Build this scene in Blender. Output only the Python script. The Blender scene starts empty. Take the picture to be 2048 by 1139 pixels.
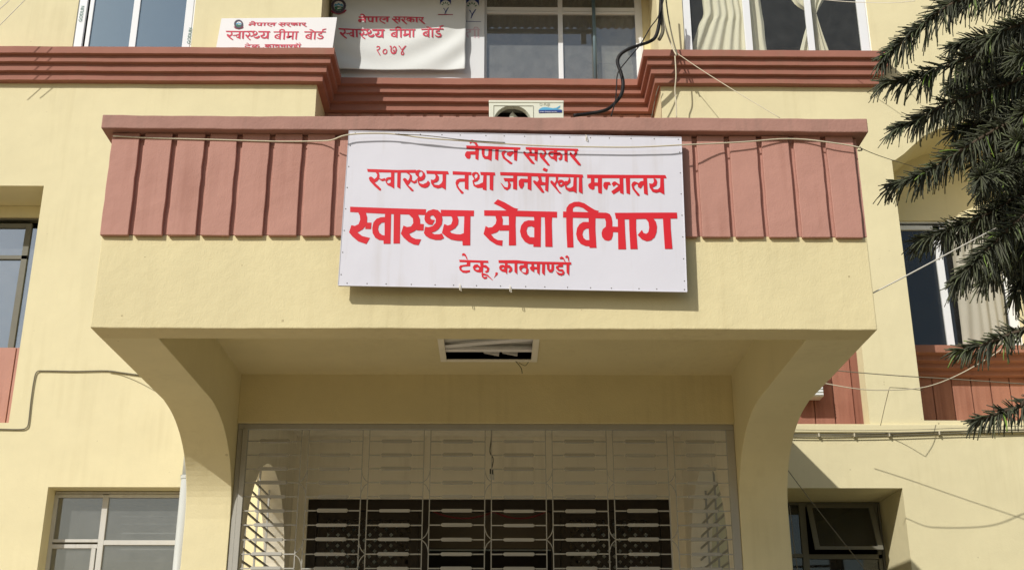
import bpy, bmesh, math, random
from mathutils import Vector, Matrix
from mathutils.geometry import tessellate_polygon
random.seed(7)
S = bpy.context.scene
C = S.collection
# ---------------------------------------------------------------- camera
F_PX, CXP, CYP = 2400.0, 1024.0, 569.5
PITCH, YAW, ROLL = 0.357286, 0.01236, -0.001387
cp, sp, cy, sy, cr, sr = (math.cos(PITCH), math.sin(PITCH), math.cos(YAW), math.sin(YAW), math.cos(ROLL), math.sin(ROLL))
fwd = Vector((sy*cp, cy*cp, sp)); right = Vector((cy, -sy, 0)); up = right.cross(fwd)
R2 = cr*right + sr*up; U2 = -sr*right + cr*up
def at(x, y, Y):
    d = R2*((x-CXP)/F_PX) + U2*((CYP-y)/F_PX) + fwd
    return d*(Y/d.y)
cam = bpy.data.cameras.new('camera'); camo = bpy.data.objects.new('camera', cam); C.objects.link(camo)
cam.sensor_width = 36; cam.lens = F_PX/2048*36; cam.clip_start = .1; cam.clip_end = 2000
camo.matrix_world = Matrix((R2, U2, -fwd)).transposed().to_4x4()
S.camera = camo
S.render.resolution_x = 1024; S.render.resolution_y = 569
# ---------------------------------------------------------------- light
SUNV = Vector((.79, 1, -.868)).normalized()
EL = math.asin(-SUNV.z); AZ = math.atan2(-SUNV.x, -SUNV.y)
W = bpy.data.worlds.new('World'); S.world = W; W.use_nodes = True
nt = W.node_tree; bg = nt.nodes['Background']
sky = nt.nodes.new('ShaderNodeTexSky'); sky.sky_type = 'NISHITA'; sky.sun_disc = False
sky.sun_elevation = EL; sky.sun_rotation = AZ % (2*math.pi); sky.dust_density = 1.4; sky.air_density = 1.2
nt.links.new(sky.outputs[0], bg.inputs[0]); bg.inputs[1].default_value = 0.085
sl = bpy.data.lights.new('sun', 'SUN'); sl.energy = 3.6; sl.angle = math.radians(.55); sl.color = (1, .965, .90)
slo = bpy.data.objects.new('sun', sl); C.objects.link(slo)
slo.rotation_euler = SUNV.to_track_quat('-Z', 'Y').to_euler(); slo.location = (-20, -20, 25)
S.view_settings.view_transform = 'Standard'; S.view_settings.look = 'None'
S.view_settings.exposure = -0.08; S.view_settings.gamma = 1
# ---------------------------------------------------------------- materials
def srgb(r, g, b):
    f = lambda c: c/12.92 if c <= .04045 else ((c+.055)/1.055)**2.4
    return (f(r/255), f(g/255), f(b/255), 1)
def newmat(name):
    m = bpy.data.materials.new(name); m.use_nodes = True
    return m, m.node_tree, m.node_tree.nodes['Principled BSDF']
def paint(name, col, rough=.75, var=.08, bump=.25, bscale=60, stain=0, staincol=(.12,.1,.08,1), speck=0, metal=0, spec=.3, big=1.3, dist=.01):
    m, t, b = newmat(name); n = t.nodes; L = t.links.new
    b.inputs['Roughness'].default_value = rough; b.inputs['Metallic'].default_value = metal
    b.inputs['Specular IOR Level'].default_value = spec
    g = n.new('ShaderNodeNewGeometry')
    nz = n.new('ShaderNodeTexNoise'); nz.inputs['Scale'].default_value = big; nz.inputs['Detail'].default_value = 6; nz.inputs['Roughness'].default_value = .65
    L(g.outputs['Position'], nz.inputs['Vector'])
    mr = n.new('ShaderNodeMapRange'); mr.inputs[1].default_value = .3; mr.inputs[2].default_value = .7; mr.inputs[3].default_value = 1-var; mr.inputs[4].default_value = 1+var*.6
    L(nz.outputs['Fac'], mr.inputs[0])
    hs = n.new('ShaderNodeVectorMath'); hs.operation = 'SCALE'; hs.inputs[0].default_value = col[:3]; L(mr.outputs[0], hs.inputs['Scale'])
    out = hs.outputs[0]
    if stain:
        mp = n.new('ShaderNodeMapping'); mp.inputs['Scale'].default_value = (7, 7, .35); L(g.outputs['Position'], mp.inputs[0])
        n2 = n.new('ShaderNodeTexNoise'); n2.inputs['Scale'].default_value = 1.6; n2.inputs['Detail'].default_value = 5; L(mp.outputs[0], n2.inputs['Vector'])
        n3 = n.new('ShaderNodeTexNoise'); n3.inputs['Scale'].default_value = .9; n3.inputs['Detail'].default_value = 4; L(g.outputs['Position'], n3.inputs['Vector'])
        mu = n.new('ShaderNodeMath'); mu.operation = 'MULTIPLY'; L(n2.outputs['Fac'], mu.inputs[0]); L(n3.outputs['Fac'], mu.inputs[1])
        m2 = n.new('ShaderNodeMapRange'); m2.inputs[1].default_value = .27; m2.inputs[2].default_value = .45; m2.inputs[3].default_value = 0; m2.inputs[4].default_value = stain; L(mu.outputs[0], m2.inputs[0])
        mx = n.new('ShaderNodeMix'); mx.data_type = 'RGBA'; L(m2.outputs[0], mx.inputs[0]); L(out, mx.inputs[6]); mx.inputs[7].default_value = staincol; out = mx.outputs[2]
    if speck:
        n4 = n.new('ShaderNodeTexNoise'); n4.inputs['Scale'].default_value = 9; n4.inputs['Detail'].default_value = 8; n4.inputs['Roughness'].default_value = .8; L(g.outputs['Position'], n4.inputs['Vector'])
        m4 = n.new('ShaderNodeMapRange'); m4.inputs[1].default_value = .66; m4.inputs[2].default_value = .74; m4.inputs[3].default_value = 0; m4.inputs[4].default_value = speck; L(n4.outputs['Fac'], m4.inputs[0])
        mx = n.new('ShaderNodeMix'); mx.data_type = 'RGBA'; L(m4.outputs[0], mx.inputs[0]); L(out, mx.inputs[6]); mx.inputs[7].default_value = staincol; out = mx.outputs[2]
    L(out, b.inputs['Base Color'])
    if bump:
        nb = n.new('ShaderNodeTexNoise'); nb.inputs['Scale'].default_value = bscale; nb.inputs['Detail'].default_value = 4; L(g.outputs['Position'], nb.inputs['Vector'])
        nb2 = n.new('ShaderNodeTexNoise'); nb2.inputs['Scale'].default_value = bscale*.12; nb2.inputs['Detail'].default_value = 3; L(g.outputs['Position'], nb2.inputs['Vector'])
        ad = n.new('ShaderNodeMath'); ad.operation = 'MULTIPLY_ADD'; L(nb2.outputs['Fac'], ad.inputs[0]); ad.inputs[1].default_value = 2.2; L(nb.outputs['Fac'], ad.inputs[2])
        bp = n.new('ShaderNodeBump'); bp.inputs['Strength'].default_value = bump; bp.inputs['Distance'].default_value = dist
        L(ad.outputs[0], bp.inputs['Height']); L(bp.outputs[0], b.inputs['Normal'])
    return m
def crust(m, pits=.5, pitcol=(.20,.16,.10,1), cracks=0.0):
    # sparse small pits and hairline cracks over an existing paint
    t = m.node_tree; n = t.nodes; L = t.links.new; b = n['Principled BSDF']
    src = b.inputs['Base Color'].links[0].from_socket
    g = n.new('ShaderNodeNewGeometry')
    vo = n.new('ShaderNodeTexVoronoi'); vo.inputs['Scale'].default_value = 5.5; L(g.outputs['Position'], vo.inputs['Vector'])
    nz = n.new('ShaderNodeTexNoise'); nz.inputs['Scale'].default_value = 2.2; L(g.outputs['Position'], nz.inputs['Vector'])
    th = n.new('ShaderNodeMapRange'); th.inputs[1].default_value = .45; th.inputs[2].default_value = .75; th.inputs[3].default_value = .0; th.inputs[4].default_value = .10; L(nz.outputs['Fac'], th.inputs[0])
    lt = n.new('ShaderNodeMath'); lt.operation = 'LESS_THAN'; L(vo.outputs['Distance'], lt.inputs[0]); L(th.outputs[0], lt.inputs[1])
    sc = n.new('ShaderNodeMath'); sc.operation = 'MULTIPLY'; sc.inputs[1].default_value = pits; L(lt.outputs[0], sc.inputs[0])
    mx = n.new('ShaderNodeMix'); mx.data_type = 'RGBA'; L(sc.outputs[0], mx.inputs[0]); L(src, mx.inputs[6]); mx.inputs[7].default_value = pitcol; out = mx.outputs[2]
    if cracks:
        n5 = n.new('ShaderNodeTexNoise'); n5.inputs['Scale'].default_value = 3; n5.inputs['Detail'].default_value = 4; L(g.outputs['Position'], n5.inputs['Vector'])
        vm = n.new('ShaderNodeVectorMath'); vm.operation = 'MULTIPLY_ADD'; L(n5.outputs['Color'], vm.inputs[0]); vm.inputs[1].default_value = (.5,.5,.5); L(g.outputs['Position'], vm.inputs[2])
        v2 = n.new('ShaderNodeTexVoronoi'); v2.feature = 'DISTANCE_TO_EDGE'; v2.inputs['Scale'].default_value = .55; L(vm.outputs[0], v2.inputs['Vector'])
        m5 = n.new('ShaderNodeMapRange'); m5.inputs[1].default_value = .0; m5.inputs[2].default_value = .006; m5.inputs[3].default_value = cracks; m5.inputs[4].default_value = 0; L(v2.outputs['Distance'], m5.inputs[0])
        mx = n.new('ShaderNodeMix'); mx.data_type = 'RGBA'; L(m5.outputs[0], mx.inputs[0]); L(out, mx.inputs[6]); mx.inputs[7].default_value = pitcol; out = mx.outputs[2]
    L(out, b.inputs['Base Color'])
def glass(name, refl, tint, rough=.02, rtint=(1,1,1,1), dirt=.04):
    m, t, b = newmat(name); n = t.nodes; L = t.links.new; n.remove(b)
    gl = n.new('ShaderNodeBsdfGlossy'); gl.inputs['Roughness'].default_value = rough; gl.inputs['Color'].default_value = rtint
    tr = n.new('ShaderNodeBsdfTransparent'); tr.inputs['Color'].default_value = tint
    df = n.new('ShaderNodeBsdfDiffuse'); df.inputs['Color'].default_value = (.45,.45,.43,1)
    g = n.new('ShaderNodeNewGeometry'); nz = n.new('ShaderNodeTexNoise'); nz.inputs['Scale'].default_value = 5; nz.inputs['Detail'].default_value = 9; nz.inputs['Roughness'].default_value = .7
    L(g.outputs['Position'], nz.inputs['Vector'])
    mr = n.new('ShaderNodeMapRange'); mr.inputs[1].default_value = .35; mr.inputs[2].default_value = .75; mr.inputs[3].default_value = dirt*.8; mr.inputs[4].default_value = dirt*1.5; L(nz.outputs['Fac'], mr.inputs[0])
    m0 = n.new('ShaderNodeMixShader'); L(mr.outputs[0], m0.inputs[0]); L(tr.outputs[0], m0.inputs[1]); L(df.outputs[0], m0.inputs[2])
    dt = n.new('ShaderNodeVectorMath'); dt.operation = 'DOT_PRODUCT'; L(g.outputs['Incoming'], dt.inputs[0]); L(g.outputs['Normal'], dt.inputs[1])
    ab = n.new('ShaderNodeMath'); ab.operation = 'ABSOLUTE'; L(dt.outputs['Value'], ab.inputs[0])
    om = n.new('ShaderNodeMath'); om.operation = 'SUBTRACT'; om.inputs[0].default_value = 1; L(ab.outputs[0], om.inputs[1])
    pw = n.new('ShaderNodeMath'); pw.operation = 'POWER'; L(om.outputs[0], pw.inputs[0]); pw.inputs[1].default_value = 5
    ad = n.new('ShaderNodeMath'); ad.operation = 'MULTIPLY_ADD'; ad.use_clamp = True; L(pw.outputs[0], ad.inputs[0]); ad.inputs[1].default_value = .9; ad.inputs[2].default_value = refl+.035
    m1 = n.new('ShaderNodeMixShader'); L(ad.outputs[0], m1.inputs[0]); L(m0.outputs[0], m1.inputs[1]); L(gl.outputs[0], m1.inputs[2])
    L(m1.outputs[0], n['Material Output'].inputs[0])
    return m
M = {}
M['wall'] = paint('cream_yellow_wall_paint', srgb(230,219,177), bump=.22, bscale=45, var=.05, stain=.13, staincol=srgb(176,160,110), speck=.12)
M['fascia'] = paint('cream_yellow_stucco', srgb(223,210,165), bump=.26, bscale=70, var=.06, stain=.20, staincol=srgb(170,152,105), speck=.25, dist=.012)
M['inner'] = paint('beige_interior_paint', srgb(243,236,216), bump=.15, var=.06, stain=.2, staincol=srgb(150,138,110))
crust(M['wall'], .35, srgb(150,132,92)); crust(M['fascia'], .5, srgb(140,120,84))
M['cap'] = paint('weathered_terracotta_cap', srgb(172,130,117), bump=.35, bscale=50, var=.12, stain=.55, staincol=srgb(140,112,100), speck=.5, big=3)
M['terra'] = paint('terracotta_paint', srgb(187,139,125), bump=.25, bscale=70, var=.07, stain=.35, staincol=srgb(140,92,76), speck=.3, dist=.012)
M['cornice'] = paint('terracotta_cornice_paint', srgb(164,111,95), bump=.25, bscale=30, var=.09, stain=.3, staincol=srgb(150,120,100), speck=.25)
M['brownpanel'] = paint('weathered_terracotta', srgb(166,116,96), bump=.3, bscale=40, var=.09, stain=.5, staincol=srgb(120,72,55), speck=.3)
M['white_alu'] = paint('white_window_frame', srgb(236,238,240), rough=.4, var=.03, bump=0)
M['old_alu'] = paint('grey_white_window_frame', srgb(205,203,196), rough=.5, var=.08, bump=.1, stain=.3, staincol=srgb(140,132,120))
M['darksteel'] = paint('dark_steel_frame', srgb(112,110,98), rough=.55, var=.1, bump=.1)
M['grille'] = paint('silver_painted_steel', srgb(172,170,162), rough=.5, var=.06, bump=.08, metal=0)
M['sign'] = paint('white_painted_tin', srgb(218,217,226), rough=.45, var=.025, bump=.12, bscale=6, stain=.5, staincol=srgb(192,184,178), speck=.14, dist=.02)
M['red'] = paint('red_lettering_paint', srgb(214,34,46), rough=.5, var=.05, bump=0)
M['outline'] = paint('white_letter_outline', srgb(246,242,238), rough=.5, var=0, bump=0)
M['red2'] = paint('faded_red_lettering', srgb(208,74,94), rough=.6, var=.1, bump=0)
M['bannerm'] = paint('white_banner_cloth', srgb(226,228,226), rough=.8, var=.03, bump=.05)
M['board'] = paint('white_board', srgb(240,238,238), rough=.5, var=.02, bump=0)
M['panelw'] = paint('white_flex_panel', srgb(222,224,226), rough=.5, var=.03, bump=0)
M['pink'] = paint('faded_pink_lettering', srgb(214,190,198), rough=.6, var=.05, bump=0)
M['navy'] = paint('navy_blue_print', srgb(48,66,130), rough=.5, bump=0)
M['green'] = paint('green_print', srgb(58,120,92), rough=.5, bump=0)
M['skyb'] = paint('light_blue_print', srgb(92,170,208), rough=.5, bump=0)
M['crest'] = paint('dark_crest_print', srgb(92,84,98), rough=.6, var=.3, big=40, bump=0)
M['crimson'] = paint('crimson_print', srgb(160,60,84), rough=.6, bump=0)
M['acw'] = paint('off_white_enamel', srgb(224,226,208), rough=.35, var=.03, bump=0, stain=.2, staincol=srgb(170,168,140))
M['acgrey'] = paint('pale_grey_plastic', srgb(176,176,160), rough=.4, bump=0)
M['black'] = paint('black_rubber', srgb(34,32,32), rough=.6, bump=0, var=.2)
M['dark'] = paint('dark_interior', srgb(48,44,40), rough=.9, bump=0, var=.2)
M['cableg'] = paint('grey_cable', srgb(120,114,96), rough=.6, bump=0, var=.15)
M['cablew'] = paint('cream_cable', srgb(212,202,176), rough=.5, bump=0, var=.1)
M['cablew2'] = paint('white_cord', srgb(226,220,206), rough=.5, bump=0, var=.05)
M['pvc'] = paint('grey_pvc_pipe', srgb(200,202,196), rough=.35, var=.04, bump=0)
M['wood'] = paint('dark_brown_wood', srgb(46,39,32), rough=.5, var=.25, bump=.2, big=5)
M['steelp'] = paint('blue_grey_steel_pole', srgb(108,128,136), rough=.35, var=.1, bump=0)
M['curtain'] = paint('cream_curtain_cloth', srgb(232,226,204), rough=.9, var=.04, bump=0)
M['carton'] = paint('pale_carton', srgb(206,202,190), rough=.8, var=.06, bump=0)
M['concrete'] = paint('pale_concrete', srgb(158,142,118), rough=.9, var=.12, bump=.3, bscale=20)
M['roofsheet'] = paint('rusty_corrugated_sheet', srgb(108,92,80), rough=.6, var=.2, bump=.1)
M['bulb'] = paint('white_bulb_glass', srgb(220,220,214), rough=.3, bump=0)
M['rust'] = paint('garland_red', srgb(104,34,36), rough=.7, bump=0)
M['trunk'] = paint('pine_bark', srgb(86,74,60), rough=.9, var=.25, bump=.5, bscale=25, big=8)
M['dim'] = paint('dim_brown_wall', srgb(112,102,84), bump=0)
M['grass'] = paint('dark_garden_ground', srgb(112,106,84), rough=.95, var=.2, bump=.3)
M['sheer'] = paint('sheer_grey_curtain', srgb(176,172,158), rough=.9, bump=0, var=.08)
M['bounce_floor'] = paint('pale_bounce_floor', srgb(206,200,186), rough=.4, bump=0)  # unseen floor and steps kept pale to bounce light into the lobby
M['screw'] = paint('screw_steel', srgb(120,116,112), rough=.4, bump=0)
M['greentext'] = paint('green_tape_print', srgb(96,140,130), rough=.6, bump=0)
M['g_sky'] = glass('reflective_tinted_glass', .36, (.3,.36,.4,1), rtint=(.60,.80,.93,1), dirt=.05)
M['g_far'] = glass('dusty_sky_glass', .30, (.5,.52,.54,1), rough=.05, dirt=.16, rtint=(.72,.84,.95,1))
M['g_mid'] = glass('grey_tinted_glass', .13, (.8,.82,.8,1), rtint=(.85,.88,.88,1), dirt=.24)
M['g_dark'] = glass('clear_glass', .0, (.97,.98,.97,1), rtint=(.6,.62,.56,1), dirt=.045)
M['g_left'] = glass('dusty_glass', .12, (.7,.71,.7,1), rough=.04, dirt=.13, rtint=(.85,.85,.83,1))
M['g_right'] = glass('dim_glass', .02, (.8,.81,.8,1), rtint=(.7,.72,.72,1), dirt=.03)
def leafmat():
    m, t, b = newmat('pine_needles'); n = t.nodes; L = t.links.new
    b.inputs['Roughness'].default_value = .55; b.inputs['Specular IOR Level'].default_value = .35
    at_ = n.new('ShaderNodeAttribute'); at_.attribute_name = 'tone'
    cr_ = n.new('ShaderNodeValToRGB'); cr_.color_ramp.elements[0].color = srgb(46,48,40); cr_.color_ramp.elements[1].color = srgb(128,160,62)
    e = cr_.color_ramp.elements.new(.45); e.color = srgb(76,78,62); e = cr_.color_ramp.elements.new(.8); e.color = srgb(100,108,76)
    L(at_.outputs['Fac'], cr_.inputs[0]); L(cr_.outputs[0], b.inputs['Base Color'])
    return m
M['leaf'] = leafmat()
# ---------------------------------------------------------------- mesh helpers
class MB:
    def __init__(s): s.v = []; s.f = []; s.t = []
    def add(s, vs, fs):
        o = len(s.v); s.v += [tuple(v) for v in vs]; s.f += [tuple(i+o for i in f) for f in fs]; return s
    def box(s, x0, x1, y0, y1, z0, z1):
        return s.add([(x0,y0,z0),(x1,y0,z0),(x1,y1,z0),(x0,y1,z0),(x0,y0,z1),(x1,y0,z1),(x1,y1,z1),(x0,y1,z1)],
                     [(0,3,2,1),(4,5,6,7),(0,1,5,4),(1,2,6,5),(2,3,7,6),(3,0,4,7)])
    def prism(s, rings, a0, a1, axis='y', cap0=True, cap1=True):
        # rings: list of loops of 2-D points (outer first); axis y: (x,z) extruded in y; axis x: (y,z); axis z: (x,y)
        def P(p, a):
            return {'y': (p[0], a, p[1]), 'x': (a, p[0], p[1]), 'z': (p[0], p[1], a)}[axis]
        flat = [p for r in rings for p in r]
        tr = tessellate_polygon([[Vector((p[0], p[1], 0)) for p in r] for r in rings])
        n = len(flat); o = len(s.v)
        s.v += [P(p, a0) for p in flat] + [P(p, a1) for p in flat]
        if cap0: s.f += [tuple(o+i for i in t) for t in tr]
        if cap1: s.f += [tuple(o+n+i for i in reversed(t)) for t in tr]
        k = 0
        for r in rings:
            m = len(r)
            for i in range(m):
                j = (i+1) % m; s.f.append((o+k+i, o+k+j, o+n+k+j, o+n+k+i))
            k += m
        return s
    def tube(s, pts, r, n=6, r1=None, caps=True):
        pts = [Vector(p) for p in pts]; m = len(pts); o = len(s.v)
        prev = None
        for i, p in enumerate(pts):
            d = (pts[min(i+1, m-1)]-pts[max(i-1, 0)])
            if d.length < 1e-9: d = Vector((0,0,1))
            d.normalize()
            a = prev if prev is not None else (Vector((0,0,1)) if abs(d.z) < .9 else Vector((1,0,0)))
            u = (a - d*a.dot(d)).normalized(); w = d.cross(u); prev = u
            rr = r if r1 is None else r+(r1-r)*i/(m-1)
            for k in range(n):
                an = 2*math.pi*k/n; s.v.append(tuple(p+u*(rr*math.cos(an))+w*(rr*math.sin(an))))
        for i in range(m-1):
            for k in range(n):
                k2 = (k+1) % n; s.f.append((o+i*n+k, o+i*n+k2, o+(i+1)*n+k2, o+(i+1)*n+k))
        if caps: s.f.append(tuple(o+k for k in reversed(range(n)))); s.f.append(tuple(o+(m-1)*n+k for k in range(n)))
        return s
    def build(s, name, mat, parent=None, bevel=0, smooth=False):
        me = bpy.data.meshes.new(name); me.from_pydata(s.v, [], s.f); me.validate()
        bm = bmesh.new(); bm.from_mesh(me); bmesh.ops.recalc_face_normals(bm, faces=bm.faces); bm.to_mesh(me); bm.free()
        me.materials.append(M[mat] if isinstance(mat, str) else mat)
        if smooth:
            for p in me.polygons: p.use_smooth = True
        o = bpy.data.objects.new(name, me); C.objects.link(o)
        if parent is not None: o.parent = parent
        if bevel:
            b = o.modifiers.new('bevel', 'BEVEL'); b.width = bevel; b.segments = 2; b.limit_method = 'ANGLE'; b.angle_limit = math.radians(40)
        return o
def tag(o, label=None, cat=None, group=None, kind=None):
    for k, v in (('label', label), ('category', cat), ('group', group), ('kind', kind)):
        if v: o[k] = v
    return o
def thing(name, loc, label, cat, group=None):
    o = bpy.data.objects.new(name, None); C.objects.link(o); o.location = loc; o.empty_display_size = .2
    return tag(o, label, cat, group)
def fixparent(root):
    # parts were modelled in world space: keep them there under their thing
    bpy.context.view_layer.update()
    for ch in root.children:
        ch.matrix_parent_inverse = root.matrix_world.inverted()
def part(mb, name, mat, parent, **k):
    o = mb.build(name, mat, None, **k); o.parent = parent
    if parent.type == 'EMPTY': o.matrix_parent_inverse = Matrix.Translation(-parent.location)
    return o
def inst(src, name, loc, parent):
    o = bpy.data.objects.new(name, src.data); C.objects.link(o)
    for md in src.modifiers:
        if md.type == 'BEVEL':
            b = o.modifiers.new('bevel', 'BEVEL'); b.width = md.width; b.segments = md.segments; b.limit_method = 'ANGLE'; b.angle_limit = md.angle_limit
    o.parent = parent; o.location = Vector(loc)
    if parent.type == 'EMPTY': o.matrix_parent_inverse = Matrix.Translation(-parent.location)
    return o
def rect(x0, x1, z0, z1): return [(x0,z0),(x1,z0),(x1,z1),(x0,z1)]
def smoothpath(pts, n=6):
    pts = [Vector(p) for p in pts]; out = []
    for i in range(len(pts)-1):
        p0 = pts[max(i-1,0)]; p1 = pts[i]; p2 = pts[i+1]; p3 = pts[min(i+2, len(pts)-1)]
        for k in range(n):
            t = k/n
            out.append(.5*((2*p1)+(p2-p0)*t+(2*p0-5*p1+4*p2-p3)*t*t+(3*p1-p0-3*p2+p3)*t**3))
    out.append(pts[-1]); return out
def px3(seq):
    # (photo x, photo y, distance) triples to points in the place
    return [at(*q) for q in seq]
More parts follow.
